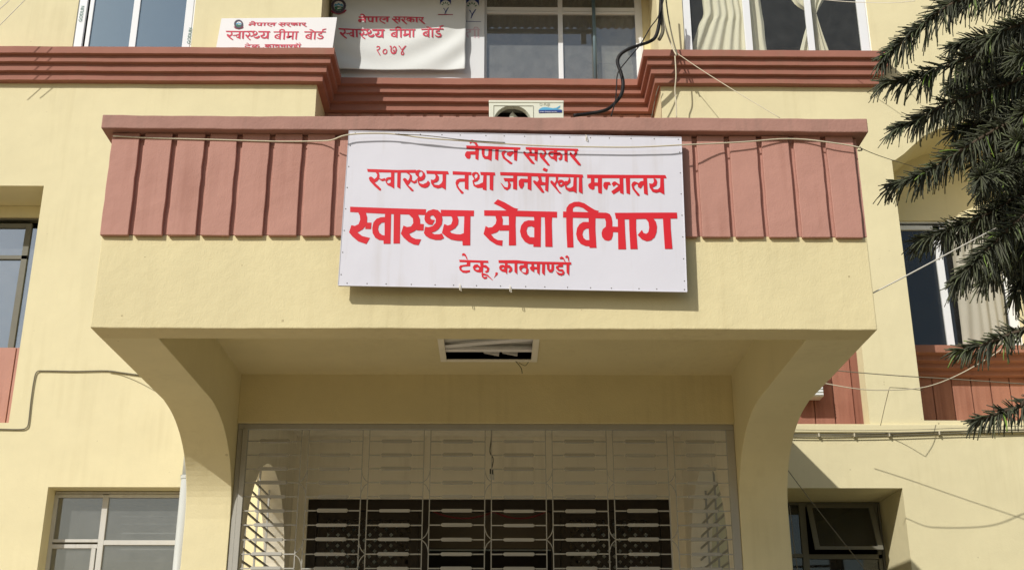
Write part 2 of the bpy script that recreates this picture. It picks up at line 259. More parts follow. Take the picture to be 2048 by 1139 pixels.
LET = {
 'dept1': [[[(-1471,-4),(-1138,-11),(-789,-15),(-790,-72),(-1147,-68),(-1467,-56)]],[[(-658,-18),(-358,-20),(-359,-76),(-644,-81),(-653,-54)]],[[(-1399,-50),(-1328,-55),(-1311,-105),(-1310,-155),(-1318,-184),(-1344,-222),(-1390,-253),(-1346,-286),(-1275,-303),(-1304,-363),(-1378,-338),(-1434,-291),(-1465,-253),(-1449,-184),(-1417,-190),(-1385,-172),(-1373,-130),(-1378,-92)]],[[(-1318,-156),(-1270,-155),(-1271,-218),(-1324,-217)]],[[(-1154,-61),(-1100,-63),(-1091,-355),(-1152,-357),(-1155,-324),(-1193,-321),(-1229,-300),(-1255,-256),(-1261,-205),(-1254,-153),(-1227,-117),(-1192,-102),(-1154,-98)],[(-1154,-151),(-1180,-155),(-1203,-181),(-1208,-216),(-1196,-251),(-1171,-272),(-1147,-277)]],[[(-1076,-63),(-1018,-65),(-1008,-350),(-1065,-352)]],[[(-940,-70),(-858,-70),(-839,-113),(-836,-158),(-851,-203),(-886,-232),(-929,-256),(-907,-287),(-871,-304),(-821,-307),(-842,-364),(-886,-357),(-934,-332),(-977,-294),(-1004,-256),(-984,-178),(-953,-191),(-917,-185),(-898,-153),(-903,-108)]],[[(-851,-158),(-803,-160),(-804,-222),(-863,-222)]],[[(-800,-112),(-796,-63),(-770,-31),(-724,-14),(-682,-22),(-651,-54),(-638,-109),(-642,-160),(-669,-205),(-698,-229),(-733,-242),(-703,-257),(-662,-256),(-639,-247),(-617,-292),(-648,-310),(-695,-311),(-748,-296),(-784,-271),(-799,-246),(-791,-185),(-762,-190),(-724,-178),(-698,-146),(-697,-110),(-722,-75),(-745,-78),(-750,-101),(-732,-117),(-707,-119),(-727,-167),(-762,-163),(-789,-141)]],[[(-568,-75),(-509,-75),(-495,-112),(-497,-157),(-523,-196),(-569,-225),(-551,-244),(-510,-253),(-474,-254),(-444,-242),(-444,-74),(-390,-75),(-384,-357),(-451,-358),(-454,-316),(-502,-315),(-555,-305),(-596,-280),(-639,-243),(-629,-191),(-621,-156),(-588,-171),(-559,-158),(-548,-120),(-552,-94)]]],
 'dept2': [[[(-268,-15),(-64,-12),(24,-11),(387,-14),(387,-73),(240,-70),(19,-68),(-266,-69)]],[[(-148,96),(-87,68),(2,15),(38,7),(14,-27),(-64,-13),(-119,22),(-184,55)]],[[(-168,-65),(-110,-66),(-98,-101),(-100,-155),(-119,-194),(-148,-227),(-200,-247),(-174,-282),(-141,-301),(-96,-303),(-99,-357),(-151,-346),(-212,-306),(-268,-246),(-251,-167),(-226,-183),(-193,-178),(-163,-145),(-155,-108)]],[[(-113,-156),(-39,-154),(-38,-208),(-126,-210)]],[[(-47,-62),(17,-62),(16,-147),(23,-348),(-41,-350),(-42,-171)]],[[(179,-66),(243,-67),(242,-359),(176,-358),(177,-334),(138,-333),(100,-311),(69,-265),(56,-212),(65,-158),(92,-118),(130,-103),(183,-105)],[(183,-173),(158,-161),(125,-169),(114,-204),(123,-240),(146,-266),(184,-268)]],[[(276,-66),(342,-68),(340,-140),(347,-357),(283,-356),(280,-165)]]],
 'dept3': [[[(469,-14),(471,25),(495,62),(540,86),(584,89),(633,74),(688,36),(726,12),(764,2),(748,-23),(666,-10),(622,26),(584,39),(551,39),(530,23),(529,-13)]],[[(468,-10),(529,-10),(528,-147),(534,-358),(478,-360),(471,-207)]],[[(441,-11),(831,-14),(860,-26),(876,-56),(883,-104),(882,-151),(823,-153),(825,-105),(816,-71),(440,-70)]],[[(669,-60),(732,-62),(730,-178),(738,-357),(677,-358),(674,-343),(642,-342),(599,-323),(569,-282),(557,-229),(566,-169),(589,-131),(621,-109),(670,-108)],[(670,-173),(648,-174),(624,-192),(614,-227),(623,-263),(645,-283),(675,-284)]],[[(823,-150),(883,-148),(888,-199),(884,-240),(871,-276),(843,-288),(811,-280),(790,-253),(784,-213),(795,-176)]],[[(878,-148),(935,-149),(934,-202),(885,-202)]],[[(931,-67),(993,-66),(995,-196),(1001,-366),(931,-367),(931,-198)]],[[(905,-14),(1464,-1),(1466,-59),(1257,-65),(1016,-75),(915,-72)]],[[(1033,-67),(1096,-66),(1094,-170),(1103,-362),(1039,-363),(1033,-172)]],[[(1169,-62),(1251,-63),(1272,-95),(1281,-143),(1276,-196),(1258,-245),(1224,-277),(1186,-286),(1143,-268),(1106,-226),(1146,-176),(1158,-205),(1182,-214),(1202,-198),(1211,-156),(1206,-103),(1191,-77)]],[[(1336,-58),(1404,-57),(1404,-164),(1413,-354),(1345,-356),(1339,-165)]]],
 'min1': [[[(-1341,374),(-1071,368),(-896,374),(-900,342),(-1234,341),(-1333,345)]],[[(-804,369),(-606,366),(-595,334),(-796,336)]],[[(-1261,342),(-1234,343),(-1224,314),(-1224,279),(-1242,252),(-1264,238),(-1226,202),(-1203,177),(-1203,159),(-1218,162),(-1261,200),(-1309,253),(-1320,280),(-1313,296),(-1296,297),(-1268,274),(-1249,293),(-1246,317)]],[[(-1229,284),(-1204,275),(-1174,286),(-1165,261),(-1198,253),(-1223,270)]],[[(-1122,345),(-1091,344),(-1084,180),(-1118,203),(-1144,213),(-1162,237),(-1168,261),(-1163,286),(-1143,295),(-1119,296)],[(-1121,271),(-1141,270),(-1157,247),(-1140,232),(-1120,242)]],[[(-1064,343),(-1033,344),(-1029,180),(-1059,199)]],[[(-986,345),(-960,343),(-931,315),(-928,281),(-946,241),(-961,219),(-930,193),(-908,169),(-912,158),(-930,162),(-976,216),(-1012,274),(-1001,289),(-986,287),(-964,263),(-951,290),(-951,319)]],[[(-934,271),(-907,259),(-884,281),(-883,247),(-906,235),(-935,252)]],[[(-899,325),(-902,350),(-890,369),(-868,374),(-836,363),(-816,342),(-807,313),(-816,283),(-836,265),(-867,260),(-853,238),(-827,231),(-796,247),(-783,269),(-765,249),(-767,225),(-785,201),(-811,193),(-842,202),(-866,224),(-884,286),(-873,297)],[(-870,331),(-865,351),(-849,358),(-836,346),(-834,321),(-849,302),(-865,309)]],[[(-729,339),(-707,337),(-686,310),(-686,276),(-703,256),(-734,243),(-721,229),(-685,225),(-663,242),(-651,267),(-654,337),(-622,336),(-619,178),(-655,203),(-692,191),(-732,207),(-754,241),(-758,280),(-735,275),(-718,290),(-715,314)]]],
 'min2': [[[(-563,367),(-391,361),(-393,330),(-561,333)]],[[(-452,334),(-417,331),(-414,181),(-448,194),(-450,264),(-497,261),(-512,230),(-495,196),(-456,157),(-462,141),(-478,145),(-520,203),(-534,250),(-526,280),(-498,295),(-452,296)]],[[(-390,335),(-382,356),(-357,364),(-332,357),(-316,330),(-318,296),(-336,271),(-367,260),(-354,233),(-323,241),(-286,261),(-283,338),(-254,338),(-251,180),(-285,190),(-286,207),(-334,203),(-369,223),(-382,274),(-365,291)],[(-365,322),(-354,346),(-337,337),(-337,313),(-353,294)]],[[(-314,364),(-180,363),(-175,332),(-306,333)]],[[(-226,335),(-192,335),(-191,179),(-223,192)]],[[(-132,367),(96,367),(618,358),(625,329),(314,331),(-129,335)]],[[(-12,339),(23,339),(24,193),(-12,203)]],[[(-102,309),(-10,309),(-9,274),(-45,276),(-31,247),(-38,210),(-65,186),(-93,202),(-128,262),(-113,252),(-87,219),(-62,215),(-57,246),(-63,277),(-88,275)]],[[(119,339),(153,337),(154,190),(120,205)]],[[(57,307),(122,304),(123,270),(85,270),(88,243),(71,206),(52,211),(39,242),(38,283)]],[[(209,334),(240,332),(250,280),(234,245),(271,179),(265,168),(247,174),(175,265),(166,285),(181,293),(206,276),(221,300)]],[[(243,280),(284,271),(283,247),(234,245)]],[[(280,334),(311,334),(305,179),(278,196)]],[[(265,421),(301,404),(289,378),(253,397)]],[[(373,334),(395,331),(394,290),(373,249),(407,188),(427,166),(407,168),(327,268),(323,287),(339,294),(364,268),(376,297)]],[[(389,276),(407,302),(432,302),(457,281),(447,244),(422,229),(401,239)],[(411,270),(426,277),(435,267),(426,255),(414,256)]],[[(491,334),(507,313),(506,279),(482,254),(469,244),(482,223),(507,221),(531,238),(537,337),(563,336),(562,171),(531,190),(494,187),(463,210),(454,250),(445,271),(463,291),(481,288),(491,306)]],[[(585,335),(612,333),(617,167),(582,185)]]],
 'min3': [[[(658,359),(1371,369),(1383,336),(1211,334),(660,323)]],[[(693,327),(725,329),(726,283),(759,281),(758,247),(727,247),(725,215),(709,207),(680,221),(667,246),(670,264),(693,280)]],[[(757,329),(794,328),(792,169),(759,180),(754,256)]],[[(819,289),(864,290),(875,259),(850,259),(845,232),(837,208),(815,222),(804,249),(808,276)]],[[(881,272),(893,291),(912,297),(943,274),(955,265),(954,206),(896,166),(876,196),(921,233),(942,251),(922,265),(897,241)]],[[(952,330),(987,330),(988,168),(955,184)]],[[(1009,332),(1048,333),(1046,168),(1014,181)]],[[(1059,263),(1070,290),(1090,300),(1119,287),(1121,268),(1103,273),(1083,250),(1091,223),(1133,170),(1129,155),(1113,158),(1069,222)]],[[(1119,278),(1144,301),(1170,306),(1170,270),(1143,227),(1118,246)]],[[(1168,335),(1202,335),(1207,163),(1172,180)]],[[(1260,337),(1288,322),(1295,295),(1287,263),(1249,239),(1265,223),(1298,223),(1319,246),(1324,338),(1355,338),(1356,172),(1313,198),(1280,188),(1248,199),(1224,239),(1220,282),(1250,278),(1265,299)]]],
 'nepal': [[[(-448,629),(50,621),(47,599),(-443,593)]],[[(-422,682),(-394,691),(-366,680),(-349,655),(-336,628),(-356,624),(-374,652),(-393,661),(-413,645)]],[[(-441,570),(-360,572),(-358,537),(-404,537),(-404,509),(-416,491),(-439,499),(-457,526),(-454,551)]],[[(-364,599),(-329,599),(-333,482),(-360,497)]],[[(-305,597),(-277,597),(-279,536),(-262,521),(-245,530),(-241,597),(-208,597),(-213,476),(-247,494),(-277,496),(-295,517),(-304,554)]],[[(-181,597),(-149,598),(-152,480),(-180,498)]],[[(-125,558),(-112,581),(-90,587),(-72,568),(-89,565),(-100,540),(-82,509),(-21,461),(-28,449),(-45,452),(-110,508)]],[[(-72,565),(-50,575),(-23,582),(-8,566),(-44,523),(-75,543)]],[[(-12,604),(25,603),(18,481),(-7,492)]],[[(97,625),(576,618),(581,597),(100,601)]],[[(122,603),(148,603),(156,570),(129,533),(182,462),(177,453),(151,462),(78,556),(76,576),(89,581),(112,557),(134,576)]],[[(148,564),(182,561),(182,536),(134,536)]],[[(178,601),(209,601),(204,482),(180,499)]],[[(245,600),(279,598),(290,567),(268,523),(319,450),(314,441),(297,446),(229,528),(223,559),(235,573),(252,566),(246,547),(265,554),(271,579)]],[[(360,584),(361,506),(330,515),(307,543),(303,567),(318,586),(340,590)],[(352,568),(333,569),(318,549),(335,534),(352,537)]],[[(354,602),(385,602),(383,482),(358,503)]],[[(383,578),(414,579),(435,552),(430,508),(408,496),(394,519),(413,526),(413,551),(383,547)]],[[(452,605),(480,604),(480,481),(453,496)]],[[(536,603),(567,601),(569,567),(547,536),(601,462),(597,446),(575,455),(503,547),(498,572),(511,584),(533,550),(548,579)]]],
 'teku': [[[(-478,-496),(-221,-499),(-218,-521),(-472,-518)]],[[(-453,-439),(-439,-431),(-422,-442),(-409,-470),(-401,-496),(-414,-486),(-424,-464),(-437,-456),(-453,-458)]],[[(-410,-514),(-378,-515),(-378,-555),(-444,-561),(-457,-576),(-444,-595),(-418,-597),(-379,-591),(-378,-610),(-412,-621),(-443,-617),(-470,-593),(-476,-565),(-466,-549),(-409,-539)]],[[(-356,-563),(-342,-541),(-316,-534),(-295,-553),(-284,-562),(-283,-614),(-320,-609),(-346,-591)],[(-333,-573),(-313,-562),(-297,-576),(-305,-587),(-325,-587)]],[[(-293,-514),(-262,-514),(-265,-638),(-281,-606)]],[[(-266,-541),(-239,-541),(-208,-570),(-214,-604),(-234,-616),(-250,-602),(-230,-591),(-232,-572),(-265,-561)]],[[(-278,-623),(-257,-619),(-221,-632),(-176,-681),(-178,-684),(-231,-641),(-262,-638),(-257,-655),(-226,-649),(-228,-668),(-250,-674),(-272,-655)]],[[(-150,-607),(-133,-611),(-136,-630),(-154,-647),(-169,-664),(-167,-659),(-154,-630),(-156,-616)]],[[(-131,-493),(30,-489),(134,-499),(512,-499),(514,-522),(159,-522),(-128,-518)]],[[(-124,-558),(-112,-539),(-89,-534),(-71,-546),(-70,-604),(-98,-599),(-119,-580)],[(-101,-566),(-88,-557),(-78,-565),(-80,-576),(-98,-576)]],[[(-74,-513),(-50,-514),(-52,-626),(-72,-601)]],[[(-54,-537),(-32,-536),(-8,-561),(-6,-589),(-25,-608),(-41,-604),(-36,-586),(-26,-572),(-53,-560)]],[[(12,-511),(36,-511),(38,-624),(13,-600)]],[[(95,-513),(128,-514),(127,-553),(137,-575),(135,-609),(117,-625),(94,-617),(57,-582),(52,-555),(66,-535),(95,-534)],[(83,-562),(103,-559),(116,-575),(111,-606),(88,-603),(72,-582)]],[[(159,-522),(183,-522),(186,-549),(212,-551),(212,-573),(186,-571),(186,-602),(155,-580),(145,-558),(162,-544)]],[[(209,-520),(237,-522),(233,-626),(212,-604)]],[[(255,-523),(281,-523),(279,-630),(255,-606)]],[[(297,-524),(320,-524),(320,-571),(336,-571),(338,-524),(361,-525),(359,-576),(343,-600),(320,-598),(300,-572)]],[[(403,-522),(439,-521),(440,-546),(398,-547),(408,-567),(439,-568),(454,-591),(450,-615),(424,-628),(393,-617),(372,-576),(387,-592),(414,-605),(434,-603),(434,-589),(398,-583),(377,-559),(379,-539),(397,-532)]],[[(470,-521),(496,-521),(493,-626),(472,-599)]],[[(410,-458),(429,-446),(447,-460),(463,-499),(452,-493),(439,-468),(413,-472)]],[[(460,-446),(476,-434),(491,-449),(494,-495),(486,-488),(481,-457),(460,-456)]]],
}
# ================================================================= SETTING
g = MB(); g.box(-60, 60, -70, 60, -1.95, -1.6)
tag(g.build('ground', 'grass'), kind='structure')
g = MB(); g.box(-12, 3.6, -6, 17.9, -1.62, -1.56); tag(g.build('bounce_pavement', 'concrete', bevel=.02), kind='structure')  # unseen bright paving added on darker ground to shape bounce light on the porch
YW, YR, XL, XR = 17.95, 18.96, -3.09, 2.76          # facade plane, recess plane, recess side faces
ZT = 15.0
bld = thing('office_building', (0, YW, -1.6), 'cream yellow office building with terracotta cornices, ribbed panels and a projecting entrance porch', 'building')
# --- left facade wall with its three openings
LN = (-11.2, -7.45, 4.44, 8.41)          # first floor recess x0,x1,z0,z1
LLW = (-6.72, -4.72, .6, 3.46)           # ground floor window
TLW = (-7.32, -5.29, 10.7, 13.4)
w = MB(); w.prism([rect(-16, XL, -1.6, ZT), rect(*LN), rect(*LLW), rect(*TLW)], YW, YW+.3)
part(w, 'wall', 'wall', bld)
# --- right facade wall; the second recess has an arched head
N1 = (3.75, 5.72, 4.44, 8.6)
RLW = (4.35, 6.105, .6, 3.455)
TRW = (3.21, 6.46, 10.7, 13.6)
arch = [(6.56,4.5),(8.80,4.5),(8.80,9.50),(8.35,9.67),(7.97,9.70),(7.5,9.57),(7.175,9.41),(6.95,9.22),(6.78,9.06),(6.62,8.945),(6.56,8.943)]
w = MB(); w.prism([rect(XR, 16, -1.6, ZT), rect(*N1), arch, rect(*RLW), rect(*TRW)], YW, YW+.3)
part(w, 'wall', 'wall', bld)
def reveal(loop, y0, y1, mat='wall', t=.12):
    # deep lining of a recess: loop extruded as a ring behind the wall
    m = MB(); cx = sum(p[0] for p in loop)/len(loop); cz = sum(p[1] for p in loop)/len(loop)
    out = []
    n = len(loop)
    for i, p in enumerate(loop):
        a = Vector(loop[i-1]); b = Vector(p); c_ = Vector(loop[(i+1) % n])
        d1 = (b-a).normalized(); d2 = (c_-b).normalized(); n1 = Vector((d1.y, -d1.x)); n2 = Vector((d2.y, -d2.x))
        k = (n1+n2); k = k/max(.3, k.length_squared)*2
        out.append(tuple(b+k*t))
    m.prism([out, loop], y0, y1); return part(m, 'recess_lining', mat, bld)
reveal(rect(*LN), YW+.3, 19.0)
reveal(rect(*N1), YW+.3, 18.75, 'brownpanel')
reveal(arch, YW+.3, 19.3)
reveal(rect(*RLW), YW+.3, 19.15)
reveal(rect(*LLW), YW+.3, 18.34)
# --- upper recess between the bays
w = MB(); w.box(XL-.3, XL, YW+.3, YR, 5.3, ZT); part(w, 'wall', 'wall', bld)
w = MB(); w.box(XR, XR+.3, YW+.3, YR, 5.3, ZT); part(w, 'wall', 'wall', bld)
MW = (-2.3, 2.63, 10.9, 13.4)
w = MB(); w.prism([rect(XL-.3, XR+.3, 5.3, ZT), rect(*MW)], YR, YR+.25); part(w, 'wall', 'wall', bld)
# floors, dark rooms behind the windows
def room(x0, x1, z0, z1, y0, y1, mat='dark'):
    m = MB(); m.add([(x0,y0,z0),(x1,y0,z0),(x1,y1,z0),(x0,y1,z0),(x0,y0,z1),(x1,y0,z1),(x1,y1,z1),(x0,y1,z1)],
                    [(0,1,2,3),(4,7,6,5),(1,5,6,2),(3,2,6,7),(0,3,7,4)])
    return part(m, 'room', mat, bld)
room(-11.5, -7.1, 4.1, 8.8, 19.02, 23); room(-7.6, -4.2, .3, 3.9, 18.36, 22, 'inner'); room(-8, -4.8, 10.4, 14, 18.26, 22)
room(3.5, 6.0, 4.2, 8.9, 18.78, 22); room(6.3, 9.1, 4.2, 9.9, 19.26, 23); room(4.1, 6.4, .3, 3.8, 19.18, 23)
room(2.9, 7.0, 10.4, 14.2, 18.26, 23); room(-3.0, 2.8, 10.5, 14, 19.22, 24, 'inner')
# --- stepped cornice swept round the bays
def jag(p, amp):
    # uneven hand-finished edges
    x, y, z = p
    f = lambda a, b, c: math.sin(a*x*1.7+b*z*9+c)+.6*math.sin(a*x*5.3+y*3+c*2)+.4*math.sin(x*17.1*a+c*5+y*7)
    return (x, y+amp*f(1,1,.3), z+amp*f(1.3,.7,1.9))
def dense(loop, step=.12):
    out = []
    for a, b in zip(loop[:-1], loop[1:]):
        L_ = (Vector(b)-Vector(a)).length; k = max(1, min(160, int(L_/step)))
        for i in range(k): out.append(tuple(Vector(a).lerp(Vector(b), i/k)))
    out.append(loop[-1]); return out
def cornice(path_fn, steps, name='cornice', mat='cornice', parent=bld):
    m = MB(); rings = [path_fn(q, z) for q, z in steps]
    base = rings[1]; cuts = [max(1, min(120, int((Vector(b)-Vector(a)).length/.13))) for a, b in zip(base[:-1], base[1:])]
    R_ = []
    for r in rings:
        o_ = []
        for a, b, k in zip(r[:-1], r[1:], cuts):
            for i in range(k): o_.append(jag(tuple(Vector(a).lerp(Vector(b), i/k)), .0022))
        o_.append(r[-1]); R_.append(o_)
    rings = R_; n = len(rings[0]); o = 0
    for r in rings: m.v += r
    for i in range(len(rings)-1):
        for k in range(n-1): m.f.append((i*n+k, i*n+k+1, (i+1)*n+k+1, (i+1)*n+k))
    m.f.append(tuple(i*n for i in range(len(rings)))); m.f.append(tuple(i*n+n-1 for i in reversed(range(len(rings)))))
    return part(m, name, mat, parent, bevel=.008)
def path_top(q, z):
    return [(-16,YW-q,z),(XL+q,YW-q,z),(XL+q,YR-q*1.1,z),(XR-q,YR-q*1.1,z),(XR-q,YW-q,z),(6.36+q,YW-q,z),(6.36+q,YW+.02,z)]
cornice(path_top, [(-.02,10.85),(.31,10.85),(.312,10.725),(.245,10.715),(.245,10.60),(.178,10.59),(.178,10.465),(.11,10.455),(.11,10.325),(.0,10.315),(-.02,10.31)])
# ribbed panels under the recess cornice
pt = MB(); pt.box(0, .235, 0, .035, 0, 4.8); p0 = part(pt, 'wall_panel', 'terra', bld, bevel=.006)
p0.location = (-3.03, YR-.037, 5.5)
for i in range(1, 20): inst(p0, 'wall_panel', (-3.03+.2915*i, YR-.037, 5.5), bld)
w = MB(); w.box(XL, XR, YR-.012, YR-.001, 5.3, 10.31); part(w, 'wall_panel_backing', 'terra', bld)
# small ledge under the right recesses
w = MB(); w.box(3.4, 16, YW-.05, YW+.02, 4.30, 4.425); part(w, 'ledge', 'wall', bld, bevel=.01)
# --- ribbed parapets and sill cornices in the first floor recesses
def niche_parapet(x0, x1, yb, ztop, zbot, mat, first, width, gap, stepped=True):
    m = MB(); m.box(x0, x1, yb+.03, yb+.25, zbot, ztop); part(m, 'parapet_backing', mat, bld)
    q = MB(); q.box(0, width, 0, .028, 0, ztop-zbot-.42 if stepped else ztop-zbot-.01); pr = part(q, 'parapet_panel', mat, bld, bevel=.005)
    k = 0; x = first
    while x < x1-.02:
        o = pr if k == 0 else inst(pr, 'parapet_panel', (0,0,0), bld)
        o.location = (x, yb, zbot+.004); k += 1; x += width+gap
    if stepped:
        def pf(q_, z): return [(x0, yb-q_, z), (x1, yb-q_, z)]
        cornice(pf, [(-.02,ztop),(.50,ztop),(.50,ztop-.13),(.375,ztop-.135),(.375,ztop-.23),(.25,ztop-.235),(.25,ztop-.32),(.125,ztop-.325),(.125,ztop-.41),(0,ztop-.415),(-.02,ztop-.415)], 'sill_cornice', mat)
niche_parapet(6.56, 8.80, 19.22, 5.965, 4.52, 'brownpanel', 6.60, .305, .018)
niche_parapet(3.75, 5.72, 18.62, 6.2, 4.46, 'brownpanel', 3.80, .30, .02, False)
niche_parapet(LN[0], LN[1], 18.45, 5.80, 4.46, 'terra', LN[0]+.10, .36, .018, False)
# --- windows: every window a part with frames and panes
def frame_part(parent, name, bars, y, d, mat):
    m = MB()
    for x0, x1, z0, z1 in bars: m.box(x0, x1, y, y+d, z0, z1)
    o = m.build(name, mat, parent, bevel=.004); return o
def window(bars, panes, y, mat, gmat, d=.06, base=None):
    w0 = MB(); x0, x1, z0, z1 = base; t = .03
    w0.box(x0, x0+t, y, y+d+.03, z0, z1); w0.box(x1-t, x1, y, y+d+.03, z0, z1); w0.box(x0+t, x1-t, y, y+d+.03, z1-t, z1); w0.box(x0+t, x1-t, y, y+d+.03, z0, z0+t)
    o = part(w0, 'window', mat, bld)
    for b in bars: frame_part(o, 'frame', [b], y-.012, d, mat)
    for p in panes:
        mm = MB(); mm.box(p[0], p[1], y+d*.4, y+d*.4+.006, p[2], p[3]); mm.build('pane', gmat, o)
    return o
# top left (sliding window, white aluminium)
window([(-7.29,-7.17,10.74,13.36),(-6.36,-6.25,10.74,13.36),(-5.45,-5.32,10.74,13.36),(-7.17,-5.45,13.26,13.36),(-7.12,-7.05,10.8,13.26)],
       [(-7.05,-6.36,10.8,13.26),(-6.25,-5.45,10.8,13.26)], YW+.02, 'white_alu', 'g_sky', base=TLW)
# top middle
window([(-.30,-.22,10.93,13.37),(1.085,1.17,10.93,13.37),(2.50,2.60,10.93,13.37),(-.22,1.085,12.44,12.52),(1.17,2.50,12.44,12.52),(-.22,1.085,12.385,12.43),(1.17,2.50,12.385,12.43)],
       [(-2.2,-.30,10.93,13.37),(-.22,1.085,10.93,12.385),(1.17,2.50,10.93,12.385),(-.22,1.085,12.52,13.37),(1.17,2.5,12.52,13.37)], YR-.03, 'white_alu', 'g_mid', base=MW)
# top right
window([(3.23,3.35,10.74,13.56),(4.28,4.40,10.74,13.56),(5.37,5.48,10.74,13.56),(6.29,6.43,10.74,13.56)],
       [(3.35,4.28,10.74,13.56),(4.40,5.37,10.74,13.56),(5.48,6.29,10.74,13.56)], YW+.03, 'white_alu', 'g_dark', base=TRW)
# first floor right (arched recess)
window([(6.60,6.66,6.03,8.24),(7.53,7.65,6.03,8.24),(8.63,8.77,6.03,8.24),(6.66,8.63,8.16,8.24),(6.66,8.63,5.98,6.04)],
       [(6.66,7.53,6.04,8.16),(7.65,8.63,6.04,8.16)], 19.08, 'white_alu', 'g_right', base=(6.565,8.795,5.97,8.32))
w = MB(); w.box(6.57, 8.79, 19.04, 19.25, 8.32, 9.8); part(w, 'wall', 'wall', bld)
# first floor left recess
window([(-8.0,-7.9,5.84,8.1),(-9.4,-9.32,5.84,8.1),(-11.1,-7.9,7.45,7.52),(-11.1,-8.0,8.02,8.1)],
       [(-11.1,-9.4,5.86,8.02),(-9.32,-8.0,5.86,8.02),(-7.9,-7.5,5.86,8.02)], 18.80, 'darksteel', 'g_far', base=(LN[0]+.02,LN[1]-.005,5.82,8.2))
w = MB(); w.box(LN[0], LN[1], 18.75, 19.0, 8.2, 8.405); part(w, 'wall', 'wall', bld)
# first floor recess behind the porch
window([(4.7,4.76,6.2,8.4)], [(3.8,4.7,6.22,8.5),(4.76,5.7,6.22,8.5)], 18.7, 'white_alu', 'g_right', base=(3.77,5.70,6.2,8.58))
# ground floor left
window([(-6.72,-6.665,.65,3.40),(-5.985,-5.90,.65,3.40),(-4.80,-4.74,.65,3.40),(-6.665,-5.985,3.36,3.41),(-5.90,-4.8,3.36,3.41),
        (-6.665,-5.985,2.69,2.735),(-6.665,-5.985,2.60,2.66),(-5.90,-4.8,2.65,2.72),(-6.07,-6.005,.65,2.60)],
       [(-6.665,-5.985,2.735,3.36),(-5.9,-4.8,2.72,3.36),(-5.9,-4.8,.7,2.65),(-6.665,-6.07,.7,2.60)], 18.27, 'old_alu', 'g_left', base=(LLW[0]+.01,LLW[1]-.01,LLW[2],LLW[3]-.012))
for z in (1.4,1.6,1.8,2.0,2.2,2.45,2.62,2.86,3.0,3.12):
    m = MB(); m.box(-5.75, -4.8, 18.5, 18.512, z-.008, z+.008); m.build('inner_bar', 'white_alu', [o for o in bld.children if o.name.startswith('window')][-1])
# ground floor right, with its top hopper pane tilted out
RW = window([(4.80,4.90,.65,3.43),(4.38,4.80,2.58,2.64),(4.90,6.05,2.56,2.63),(5.99,6.05,.65,3.43),(4.90,5.99,3.38,3.43)],
       [(4.42,4.80,.7,2.58),(4.42,4.80,2.64,3.4),(4.90,5.99,.7,2.56)], 19.1, 'darksteel', 'g_right', base=(RLW[0]+.01,RLW[1]-.01,RLW[2],RLW[3]-.012))
sash = MB()
hz, hb, ho = 3.40, 2.66, .30
def tiltq(x0, x1, s0, s1, off=0.0, t=.035):
    # strip of the tilted sash between fractions s0..s1 of its height
    P = []
    for s in (s0, s1):
        for x in (x0, x1):
            P.append((x, 19.06-ho*s-off, hz+(hb-hz)*s))
    for s in (s0, s1):
        for x in (x0, x1):
            P.append((x, 19.06-ho*s-off+t, hz+(hb-hz)*s))
    return P, [(0,1,3,2),(4,6,7,5),(0,4,5,1),(2,3,7,6),(0,2,6,4),(1,5,7,3)]
for a in ((4.92,5.00,0,1),(5.90,5.98,0,1),(5.00,5.90,0,.07),(5.00,5.90,.93,1)): sash.add(*tiltq(*a))
so = sash.build('sash', 'darksteel', RW)
sg = MB(); sg.add(*tiltq(5.00,5.90,.07,.93,-.01,.006)); sg.build('pane', 'g_right', RW)

# ================================================================= PORCH (parts of the building)
PX0, PX1 = -3.566, 3.342
def longbox(x0, x1, y0, y1, z0, z1, amp, step=.09):
    # a long beam whose arrises waver like hand-rendered plaster
    m = MB(); n_ = int((x1-x0)/step); 
    for i in range(n_+1):
        x = x0+(x1-x0)*i/n_
        for k, (y, z) in enumerate(((y0,z0),(y0,z1),(y1,z1),(y1,z0))):
            a = amp if k < 2 else 0
            m.v.append(jag((x, y, z), a) if a else (x, y, z))
    for i in range(n_):
        for k in range(4): a = i*4+k; b = i*4+(k+1) % 4; m.f.append((a, b, b+4, a+4))
    m.f.append((0,1,2,3)); m.f.append(tuple(n_*4+k for k in (3,2,1,0))); return m
part(longbox(PX0, PX1, 10.0, 10.30, 3.322, 4.205, .0022), 'porch_beam', 'fascia', bld, bevel=.010)
par = MB(); par.box(PX0, PX1, 10.0, 10.25, 4.207, 5.2); part(par, 'porch_parapet', 'terra', bld)
def panelmesh(seed):
    rn = random.Random(seed); m = MB(); nz_ = 9
    for i in range(nz_+1):
        z = 1.02*i/nz_
        a, b = rn.uniform(-.003,.003), .252+rn.uniform(-.003,.003)
        for x, y in ((a,rn.uniform(-.0015,.0015)),(b,rn.uniform(-.0015,.0015)),(b,.04),(a,.04)): m.v.append((x, y, z+(rn.uniform(-.003,.003) if i == 0 else 0)))
    for i in range(nz_):
        for k in range(4): p = i*4+k; q = i*4+(k+1) % 4; m.f.append((p, q, q+4, p+4))
    m.f.append((3,2,1,0)); m.f.append(tuple(nz_*4+k for k in range(4))); return m
n = 23; pitch = (PX1-PX0+.012)/n
for i in range(n):
    o = part(panelmesh(i), 'parapet_panel', 'terra', bld, bevel=.006)
    o.location = (PX0-.006+.0+pitch*i+(.0 if i == 0 else .0), 9.957, 4.185)
for sgn, x in ((-1, PX0), (1, PX1)):
    m = MB(); m.box(min(x, x-sgn*.25), max(x, x-sgn*.25), 10.25, YW-.002, 4.9, 5.2); part(m, 'porch_parapet', 'terra', bld)
part(longbox(-3.655, 3.425, 9.872, 10.33, 5.207, 5.347, .003), 'parapet_cap', 'cap', bld, bevel=.010)
